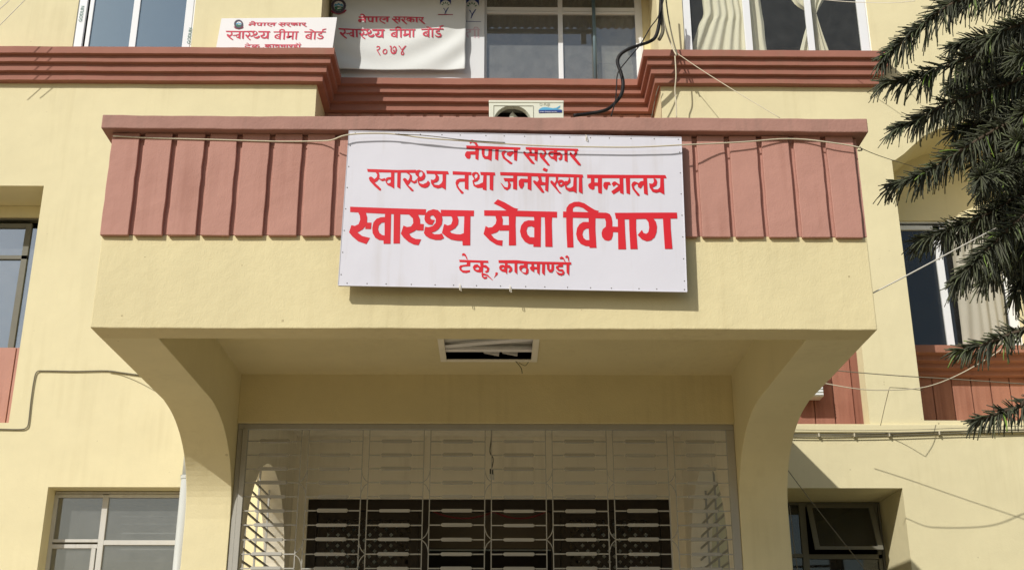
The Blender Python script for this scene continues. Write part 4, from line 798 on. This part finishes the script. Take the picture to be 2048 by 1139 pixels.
m = MB(); m.box(-.055,.36,10.994,10.999,6.083,6.088); m.box(-.055,-.05,10.994,10.999,5.66,6.083); m.box(.355,.36,10.994,10.999,5.66,6.083); part(m, 'panel_groove', 'acgrey', ac)
# label: wave emblem and lettering
def pxprint(ring, Y, mat, name, parent, lift=.003):
    flatpoly([ring], Y, parent, mat, None, name, lift)
zc = lambda x, y: (960+x/9.49, 180+y/9.49)
pxprint([zc(*p) for p in ((1110,400),(1130,360),(1180,335),(1240,328),(1310,335),(1380,350),(1450,340),(1500,310),(1525,295),(1510,330),(1460,362),(1530,370),(1555,390),(1550,396),(1110,396))], 10.998, 'skyb', 'wave_print', ac)
pxprint([zc(*p) for p in ((1110,385),(1555,380),(1555,430),(1115,437))], 10.998, 'navy', 'label_strip', ac, .004)
def text(s, size, loc, mat, parent, name='lettering', rz=0, ry=0, ext=.0008, sx=1):
    cu = bpy.data.curves.new(name, 'FONT'); cu.body = s; cu.size = size; cu.extrude = ext; cu.resolution_u = 3
    tmp = bpy.data.objects.new('tmp', cu); C.objects.link(tmp); bpy.context.view_layer.update()
    me = bpy.data.meshes.new_from_object(tmp.evaluated_get(bpy.context.evaluated_depsgraph_get()))
    bpy.data.objects.remove(tmp)
    me.transform(Matrix.Translation(loc) @ Matrix.Rotation(ry, 4, 'Y') @ Matrix.Rotation(math.pi/2, 4, 'X') @ Matrix.Scale(sx, 4, (1,0,0)))
    me.materials.clear(); me.materials.append(M[mat])
    o = bpy.data.objects.new(name, me); C.objects.link(o); o.parent = parent
    if parent.type == 'EMPTY': o.matrix_parent_inverse = Matrix.Translation(-parent.location)
    return o
q = at(*zc(1125,295), 10.995); text('\u25CB FUJI', .045, (q.x, 10.996, q.z), 'acgrey', ac, sx=.85)
q = at(*zc(1132,420), 10.992); text('Fujiden (Malaysia) Sdn Bhd', .017, (q.x, 10.993, q.z), 'board', ac, sx=.98)
m = MB()
for x in (ax0+.08, ax1-.08):
    m.box(x-.02, x+.02, 11.0, 11.33, 5.0, 5.04); m.box(x-.02, x+.02, 11.0, 11.04, 5.04, 5.58); m.box(x-.02, x+.02, 11.29, 11.33, 5.04, 5.58); m.box(x-.02, x+.02, 11.0, 11.33, 5.58, 5.62)
part(m, 'stand', 'darksteel', ac)
# window tape lettering on the top left window
wt = [o for o in bld.children if o.name.startswith('window')][0]
for px_, py_ in ((378, 88), (161, 44)):
    q = at(px_, py_, YW); text('GODLIN', .085, (q.x+.02, YW-.001, q.z), 'greentext', wt, ry=-math.pi/2+.02)

# ================================================================= PORCH CEILING LIGHT BOX
lb = thing('ceiling_light_box', (-.1, 12.57, 4.0), 'recessed ceiling light box with its cover missing and loose strips inside, under the porch', 'light fitting')
m = MB(); m.box(-.655,-.585,11.94,13.2,3.985,3.999); m.box(.38,.45,11.94,13.2,3.985,3.999); m.box(-.585,.38,13.125,13.2,3.985,3.999); m.box(-.585,.38,11.94,12.0,3.985,3.999); part(m, 'frame', 'inner', lb, bevel=.003)
m = MB(); m.add([(-.6,12,4.001),(.395,12,4.001),(.395,13.14,4.001),(-.6,13.14,4.001),(-.6,12,4.09),(.395,12,4.09),(.395,13.14,4.09),(-.6,13.14,4.09)],[(4,5,6,7),(0,1,5,4),(1,2,6,5),(2,3,7,6),(3,0,4,7)]); part(m, 'box', 'old_alu', lb)
m = MB(); m.add([(-.59,12.66,4.012),(.385,12.42,4.03),(.385,12.56,4.035),(-.59,12.79,4.02),(-.59,12.66,4.017),(.385,12.42,4.035),(.385,12.56,4.04),(-.59,12.79,4.025)],[(0,1,2,3),(7,6,5,4),(0,4,5,1),(1,5,6,2),(2,6,7,3),(3,7,4,0)]); part(m, 'loose_strip', 'board', lb)
m = MB(); m.add([(-.59,12.46,4.03),(.385,12.30,4.05),(.385,12.38,4.05),(-.59,12.60,4.03),(-.59,12.46,4.035),(.385,12.30,4.055),(.385,12.38,4.055),(-.59,12.60,4.035)],[(0,1,2,3),(7,6,5,4),(0,4,5,1),(1,5,6,2),(2,6,7,3),(3,7,4,0)]); part(m, 'loose_strip', 'carton', lb)
m = MB(); m.box(-.59,.385,12.83,12.925,4.02,4.04); part(m, 'reflector_strip', 'board', lb)
m = MB(); m.tube([(-.56,12.2,4.06),(.36,12.2,4.06)], .018, 10); part(m, 'tube_lamp', 'bulb', lb)
for x, a in ((-.16,.25),(.05,.35)):
    m = MB(); m.add([(x,12.98,4.02),(x+.17,13.06,4.01),(x+.18,13.12,4.09),(x-.01,13.03,4.1),(x,12.98,4.04),(x+.17,13.06,4.03),(x+.18,13.12,4.11),(x-.01,13.03,4.12)],[(0,1,2,3),(7,6,5,4),(0,4,5,1),(1,5,6,2),(2,6,7,3),(3,7,4,0)]); part(m, 'loose_block', 'board', lb)
m = MB(); m.tube(smoothpath([(.20,13.16,3.99),(.24,13.22,3.96),(.27,13.27,3.93),(.28,13.30,3.88)]), .004, 5); m.tube(smoothpath([(.24,13.2,3.98),(.31,13.22,3.95),(.35,13.18,3.98)]), .003, 5); part(m, 'wire', 'black', lb)
# ---- hanging spiral bulb in the lobby
hb_ = thing('hanging_bulb', (-.07, 14.2, 2.85), 'spiral energy saving bulb hanging on a kinked black cord behind the grille', 'light bulb')
m = MB(); m.tube(smoothpath(px3([(982,800,14.2),(983,868,14.2),(980,902,14.2),(986,915,14.2),(985,930,14.2),(982,938,14.2)]), 5), .006, 6); part(m, 'cord', 'black', hb_)
q = at(983, 942, 14.2); m = MB(); m.tube([q+Vector((0,0,.03)), q+Vector((0,0,-.03))], .022, 10); part(m, 'socket', 'black', hb_)
m = MB(); m.tube([q+Vector((.028*math.cos(a), .028*math.sin(a), -.03-.0028*a)) for a in [k*.4 for k in range(64)]], .0065, 6); part(m, 'spiral', 'bulb', hb_, smooth=True)
# ---- garland over the doorway
gm = MB()
for a, b, sag in ((-.95, -.05, .10), (-.05, .72, .10)):
    for k in range(46):
        u = k/45; x = a+(b-a)*u; z = 3.10-4*sag*u*(1-u)
        gm.add([(x-.014,YW+.0,z),(x,YW-.014,z+.012),(x+.014,YW+.002,z),(x,YW-.002,z-.02)], [(0,1,2),(0,2,3),(0,3,1),(1,3,2)])
tag(gm.build('garland', 'rust'), 'thin red garland in two swags over the lobby doorway', 'garland')
# ---- rain pipe
dp = thing('rain_pipe', (-4.63, 17.80, -1.5), 'pale grey plastic rain pipe between the ground floor window and the left porch column', 'pipe')
m = MB(); m.tube([(-4.63,17.8,-1.5),(-4.63,17.8,3.58)], .078, 20); m.tube([(-4.63,17.8,3.585),(-4.63,17.8,4.7)], .068, 20); part(m, 'pipe', 'pvc', dp, smooth=True)
m = MB(); m.tube([(-4.63,17.8,3.55),(-4.63,17.8,3.60)], .086, 20); part(m, 'collar', 'pvc', dp)
m = MB(); m.box(-4.74,-4.52,17.87,17.945,3.60,3.63); m.box(-4.74,-4.52,17.87,17.945,.6,.63); part(m, 'bracket', 'darksteel', dp)

# ================================================================= CABLES
def cable(pts, r, mat, lab, n=5, cat='cable', name='cable', parts=None, grp=None):
    m = MB(); m.tube(smoothpath(px3(pts), n), r, 6)
    o = m.build(name, mat, smooth=True); tag(o, lab, cat, grp); return o
yf = 9.80
cable([(226,272,9.94),(300,276,9.95),(420,279,9.95),(560,283,9.95),(640,282,9.93),(664,280,yf+.05),(682,273,yf),(700,269,yf),(730,267,yf),(770,267,yf),(805,270,yf),(850,276,yf),(930,282,yf),(1000,287,yf),(1100,292,yf),(1200,294,yf),(1280,294,yf),(1360,290,yf),(1430,287,9.88),(1500,283,9.9),(1560,278,9.93),(1610,279,9.93),(1660,285,9.9),(1700,291,9.9),(1722,296,9.9)], .0075, 'cablew', 'cream cable strung along the porch front across the top of the signboard', 3)
cable([(790,268,yf-.01),(850,271,yf-.01),(930,280,yf-.01),(1010,285,yf-.01)], .004, 'cableg', 'thin grey cable lying beside the cream cable at the top of the signboard')
cable([(1720,294,9.93),(1724,300,9.91),(1716,301,9.95)], .006, 'black', 'black end loop of the cable at the right corner of the porch front')
cable([(1323,-30,17.3),(1321,20,17.3),(1318,50,17.3),(1311,74,17.3),(1298,84,17.3),(1280,90,17.25),(1258,98,17.2),(1241,109,17.2),(1235,124,17.2),(1241,143,17.2),(1246,165,17.2),(1243,188,17.15),(1230,206,17.1),(1212,220,17.0),(1180,227,17.0),(1148,231,16.9)], .030, 'black', 'thick black cable curving down from the recess window to the porch roof', 5)
cable([(1332,-20,17.25),(1318,30,17.25),(1301,55,17.2),(1280,90,17.15),(1255,120,17.1),(1236,146,17.1),(1233,175,17.1),(1231,200,17.0),(1222,233,16.9)], .010, 'black', 'thin black wire crossing the thick cable in front of the recess window')
cable([(1325,-20,17.35),(1322,20,17.35),(1326,60,17.35),(1318,80,17.35)], .03, 'cableg', 'bundle of taped grey cables beside the left frame of the top right window')
cable([(1322,-20,17.5),(1326,30,17.5),(1331,55,17.5),(1343,90,17.5),(1353,111,17.45)], .015, 'cablew', 'cream cable hanging down to the edge of the right cornice')
cable([(1330,-20,17.45),(1336,30,17.45),(1346,80,17.45),(1355,110,17.4)], .012, 'cableg', 'grey cable hanging next to the cream cable above the right cornice')
cable([(1350,112,17.55),(1352,150,17.55),(1350,180,17.6),(1352,205,17.6),(1353,236,17.6)], .011, 'cablew', 'vertical wire dropping from the right cornice to the porch roof')
cable([(1356,108,17.4),(1400,138,17.0),(1470,182,16.5),(1560,236,16.0)], .006, 'cablew', 'thin slanting wire running down to the right from the right cornice')
cable([(1303,236,17.8),(1312,190,17.85),(1318,172,17.85)], .006, 'cableg', 'short wire at the inner corner of the right bay above the porch')
cable([(1745,586,10.1),(1790,563,10.2),(1860,526,10.35),(1950,478,10.6),(2060,420,10.9)], .0065, 'cablew2', 'taut white cord running up to the right from the porch corner')
cable([(1640,737,16.6),(1700,743,16.5),(1800,751,16.3),(1900,757,16.1),(2060,768,15.8)], .007, 'cableg', 'nearly level grey wire crossing below the arched window')
cable([(1650,766,16.2),(1700,775,16.1),(1740,779,16.1),(1790,779,16.1),(1835,776,16.1),(1870,768,16.1),(1910,752,16.1),(1950,731,16.05),(2000,700,16.0),(2060,650,15.9)], .007, 'cablew', 'sagging cream wire dipping across the pilaster right of the porch')
cable([(1779,774,17.0),(1812,776,17.2),(1845,780,17.5)], .005, 'cableg', 'short grey wire crossing the sagging wire on the pilaster')
cable([(1779,774,17.0),(1770,810,17.4),(1761,850,17.8)], .006, 'cablew', 'thin wire hanging down the pilaster to the ledge')
cable([(1560,867,17.9),(1650,868,17.9),(1760,866,17.9),(1900,862,17.9),(2070,858,17.9)], .011, 'cableg', 'upper and thicker of the two cables clipped along the right wall under the ledge')
cable([(1560,871,17.89),(1650,871.5,17.89),(1760,870.5,17.89),(1900,866,17.89),(2070,862,17.89)], .009, 'cableg', 'lower and thinner of the two cables clipped along the right wall under the ledge')
cable([(1560,858,17.9),(1700,860,17.9),(1850,858,17.9),(1893,856,17.9),(2070,850,17.9)], .004, 'cableg', 'thin wire along the right wall just under the ledge')
for x, y, w_ in ((1638,869,'near the porch column'),(1709,869,'second from the porch column'),(1779,868,'below the pilaster'),(1879,865,'nearest the pine branches')):
    q = at(x, y, 17.88); m = MB(); m.box(q.x-.009, q.x+.009, 17.872, 17.945, q.z-.028, q.z+.028)
    tag(m.build('cable_clip', 'cablew', bevel=.003), 'small pale cable clip on the right wall '+w_, 'clip', 'cable clips on the right wall')
cable([(1560,915,15.5),(1577,941,15.5),(1620,998,15.4),(1670,1062,15.3),(1740,1150,15.2)], .006, 'cableg', 'straight thin wire slanting down across the dark hopper window')
cable([(1579,1010,17.0),(1584,1050,17.0),(1588,1090,17.0),(1597,1150,17.0)], .006, 'cableg', 'wavy thin wire hanging beside the right porch column')
cable([(1786,112,17.5),(1800,92,17.0),(1832,52,16.0),(1870,0,15)], .004, 'cableg', 'fine wire rising to the right from the end of the top cornice')
cable([(1640,-1,16.8),(1700,4,16.5),(1780,6,16.0),(1830,2,15.6)], .006, 'cablew2', 'fine pale wire across the top right window')
cable([(1721,296,9.92),(1760,312,11),(1830,334,12.5),(1900,352,14)], .004, 'cableg', 'fine wire from the porch corner across to the pine tree')
cable([(-40,857,17.93),(0,857.5,17.93),(40,858,17.93),(52,855,17.93),(57,845,17.93),(62,800,17.93),(68,760,17.93),(74,743,17.93),(90,741,17.93),(150,742,17.93),(215,741,17.93),(250,746,17.93),(300,753,17.93)], .010, 'cableg', 'grey cable bent in a step across the left wall towards the porch')
cable([(218,742,17.92),(240,744,17.9),(270,748,17.8),(300,751,17.6)], .008, 'cableg', 'second thin cable leaving the stepped cable towards the porch')
cable([(-40,85,17.2),(0,50,17.2),(55,-5,17.2)], .007, 'cablew2', 'fine wire crossing the upper left corner of the facade')
cable([(-40,50,17.0),(0,18,17.0),(25,-5,17.0)], .007, 'cablew2', 'second fine wire nearest the upper left corner of the facade')
# small air grille seen beside the right fin
lv = thing('louvre_unit', (5.1, 18.3, 5.2), 'small white louvred unit peeping out beside the right porch fin', 'air conditioner')
q = at(1634, 777, 18.3)
m = MB(); m.box(q.x-.45, q.x+.10, 18.3, 18.55, q.z-.12, q.z+.5); part(m, 'casing', 'acw', lv, bevel=.01)
for k in range(5):
    m = MB(); m.box(q.x-.42, q.x+.09, 18.28, 18.30, q.z-.10+.05*k, q.z-.075+.05*k); part(m, 'louvre', 'white_alu', lv)

# ================================================================= PINE TREE
tree = thing('pine_tree', (7.3, 12.2, -1.6), 'dark green araucaria pine tree with drooping rope like shoots reaching in from the right edge', 'tree')
m = MB(); m.tube(smoothpath([(7.3,12.2,-1.6),(7.28,12.2,2),(7.22,12.15,6),(7.15,12.1,10),(7.1,12.1,13.5)]), .20, 14, .06); part(m, 'trunk', 'trunk', tree, smooth=True)
def trunk_at(z): return Vector((7.3-.012*max(0, z), 12.17, z))
def foliage(axis, dens, Ls, droop, tone0, rnd, upf=1.0, tipboost=1.0):
    V = []; Fc = []; T = []
    seg = [(axis[i], axis[i+1]) for i in range(len(axis)-1)]
    tot = sum((b-a).length for a, b in seg); run = 0
    for a, b in seg:
        d = b-a; L_ = d.length; d.normalize(); k = max(1, int(L_*dens*(1+.7*(run/tot)**2)))
        s1 = d.cross(Vector((0,0,1)));
        if s1.length < .05: s1 = Vector((1,0,0))
        s1.normalize(); s2 = s1.cross(d).normalized()
        for _ in range(k):
            u = rnd.random(); f = (run+u*L_)/tot
            p = a.lerp(b, u); ang = rnd.uniform(0, 2*math.pi)
            rad = s1*math.cos(ang)+s2*math.sin(ang)
            mix = rnd.uniform(.8, 1.35)*(1-.40*f**4)
            dr = (d*(.75+.5*f)+rad*mix+Vector((0,0,rnd.uniform(-.15,.12)))).normalized()
            ln = Ls*rnd.uniform(.7,1.1)*(1-.30*f**5)*(1 if rad.z < .1 else .66)
            below = max(0, -rad.z)
            g_ = droop*(.35+.9*below)*rnd.uniform(.7,1.3)
            pts = [p]; q = p.copy(); dd = dr.copy(); ns = 5
            for s_ in range(ns):
                q = q+dd*(ln/ns); pts.append(q.copy())
                dd = (dd+Vector((rnd.uniform(-.11,.11), rnd.uniform(-.11,.11), -g_*.33+rnd.uniform(-.06,.06)))).normalized()
                if rad.z > .3 and s_ > 1: dd = (dd+Vector((0,0,.10*upf))).normalized()
            r0_ = rnd.uniform(.0070,.0098); tone = min(1, max(0, tone0+rnd.gauss(0,.16)))
            if rnd.random() < .08: tone = min(1, tone+.22)
            # four sided rope
            dd0 = (pts[1]-pts[0]).normalized(); aux = Vector((0,0,1)) if abs(dd0.z) < .9 else Vector((1,0,0))
            uu = (aux-dd0*aux.dot(dd0)).normalized(); o_ = len(V)
            for i, pt_ in enumerate(pts):
                dv = (pts[min(i+1, ns)]-pts[max(i-1, 0)]).normalized(); uu = (uu-dv*uu.dot(dv)).normalized(); ww = dv.cross(uu)
                rr = r0_*(1.05-.55*(i/ns)**2)*(1+.18*((i % 2)*2-1))
                for c_ in range(4):
                    an = math.pi/2*c_; V.append(tuple(pt_+uu*(rr*math.cos(an))+ww*(rr*math.sin(an)))); T.append(tone+.10*(i/ns))
            for i in range(ns):
                for c_ in range(4):
                    c2 = (c_+1) % 4; Fc.append((o_+i*4+c_, o_+i*4+c2, o_+i*4+4+c2, o_+i*4+4+c_))
            Fc.append((o_+ns*4, o_+ns*4+1, o_+ns*4+2, o_+ns*4+3))
        run += L_
    return V, Fc, T
def branch(pts, dens=135, Ls=.36, droop=.85, tone=.39, upf=1.0, seed=0):
    rnd = random.Random(seed)
    A_ = px3(pts); st = trunk_at(A_[0].z-.15)
    axis = smoothpath([st]+A_, 4)
    m = MB(); m.tube(axis, .028, 7, .007)
    b = part(m, 'branch', 'trunk', tree, smooth=True)
    # foliage only on the outer stretch, from just outside the picture inwards
    ax2 = smoothpath(A_, 4)
    V, Fc, T = foliage(ax2, dens, Ls, droop, tone, rnd, upf)
    me = bpy.data.meshes.new('foliage'); me.from_pydata(V, [], Fc)
    at2 = me.attributes.new('tone', 'FLOAT', 'POINT'); at2.data.foreach_set('value', T)
    for p in me.polygons: p.use_smooth = True
    me.materials.append(M['leaf'])
    o = bpy.data.objects.new('foliage', me); C.objects.link(o); o.parent = b; o['kind'] = 'stuff'
BR = [
 ([(2110,-70,10.6),(1990,-25,10.5),(1900,10,10.4),(1840,55,10.4),(1795,92,10.35),(1765,118,10.3)], {}),
 ([(2110,-20,11.2),(2000,-8,11.2),(1940,-5,11.1),(1890,10,11.1)], dict(droop=1.0)),
 ([(2110,60,11.4),(2020,72,11.3),(1950,80,11.2),(1905,95,11.2)], dict(dens=163)),
 ([(2110,95,10.9),(2000,100,10.8),(1930,118,10.7),(1870,142,10.7),(1815,160,10.6),(1768,166,10.6)], {}),
 ([(2110,150,11.0),(2010,170,11.0),(1930,195,10.9),(1880,215,10.8),(1840,238,10.8),(1790,258,10.8)], {}),
 ([(2110,120,11.5),(2010,130,11.4),(1950,150,11.3),(1900,170,11.2)], dict(dens=185)),
 ([(2110,215,10.8),(2010,250,10.7),(1940,290,10.6),(1885,325,10.6),(1840,352,10.5),(1786,370,10.5)], {}),
 ([(2110,200,11.4),(2030,215,11.3),(1960,245,11.3),(1910,265,11.2)], dict(dens=185)),
 ([(2110,300,11.1),(2040,320,10.9),(1990,345,10.5),(1962,352,10.1)], dict(dens=234, tone=.36, droop=.3)),
 ([(2110,200,10.9),(2080,215,10.6),(2050,225,10.2)], dict(dens=270, tone=.4, droop=.3)),
 ([(2110,360,11.2),(2040,390,11.1),(1990,420,11.0),(1930,450,10.9),(1875,470,10.8),(1838,482,10.8)], dict(dens=163)),
 ([(2110,400,10.7),(2050,430,10.6),(1990,485,10.5),(1945,530,10.4),(1912,562,10.4)], dict(dens=199)),
 ([(2110,380,11.2),(2060,430,11.1),(2020,490,11.0),(1990,535,10.9),(1968,560,10.9)], dict(dens=185)),
 ([(2110,650,10.4),(2040,662,10.4),(1990,680,10.3),(1945,696,10.3),(1918,700,10.3)], dict(dens=149, Ls=.28)),
 ([(2110,790,10.2),(2040,812,10.2),(1990,828,10.1),(1950,842,10.1)], dict(dens=149, Ls=.24, tone=.34)),
 ([(2110,50,11.8),(2060,110,11.7),(2010,160,11.7),(1960,200,11.7)], dict(dens=199)),
 ([(2110,260,11.8),(2060,300,11.8),(2010,340,11.7),(1960,380,11.7)], dict(dens=199)),
 ([(2110,330,10.6),(2070,300,10.4),(2035,280,10.2)], dict(dens=234, tone=.38, droop=.35)),
 ([(2110,5,10.7),(2060,40,10.6),(2010,60,10.5),(1970,85,10.5)], dict(dens=199)),
 ([(2110,440,10.9),(2070,470,10.8),(2040,510,10.8)], dict(dens=178)),
 ([(2110,60,11.6),(2030,90,11.6),(1975,120,11.5),(1930,165,11.5)], {}),
 ([(2110,140,11.8),(2040,190,11.8),(1990,240,11.7),(1940,270,11.7)], {}),
 ([(2110,240,12.2),(2060,280,12.2),(2000,310,12.2),(1950,330,12.2)], {}),
 ([(2110,330,11.5),(2080,370,11.5),(2040,410,11.4),(2010,450,11.4)], {}),
 ([(2110,10,11.9),(2080,60,11.9),(2030,90,11.9),(1990,100,11.9)], {}),
 ([(2110,390,11.9),(2080,440,11.9),(2050,500,11.8),(2020,540,11.8)], {}),
 ([(2110,120,12.0),(2040,150,12.0),(1960,190,12.0),(1900,230,12.0)], dict(dens=188)),
 ([(2110,180,12.1),(2050,220,12.1),(1980,270,12.1),(1920,310,12.1)], dict(dens=188)),
 ([(2110,300,12.0),(2050,350,12.0),(2000,410,12.0),(1950,450,12.0)], dict(dens=188)),
 ([(2110,70,12.2),(2040,110,12.2),(1990,130,12.2),(1930,140,12.2)], dict(dens=188)),
 ([(2110,330,12.1),(2060,390,12.1),(2030,450,12.1),(2000,500,12.1)], dict(dens=188)),
 ([(2110,430,11.4),(2070,500,11.4),(2040,560,11.4),(2030,590,11.4)], dict(dens=188)),
 ([(2110,150,10.3),(2070,120,10.2),(2040,110,10.1)], dict(dens=199, tone=.42, droop=.4)),
]
for k, (x, y, Y) in enumerate(((1925,190,11.3),(2000,150,11.0),(2035,60,11.2),(1960,255,11.4),(2045,330,10.9),(1985,425,11.0),(2030,500,11.1),(1930,95,11.6),(1990,215,10.9),(2040,410,11.3))):
    BR.append(([(x+70,y+30,Y+.9),(x+30,y+16,Y+.45),(x,y,Y)], dict(dens=190, Ls=.30, droop=.35, tone=.36)))
for i, (pts, kw) in enumerate(BR): branch(pts, seed=i+3, **kw)
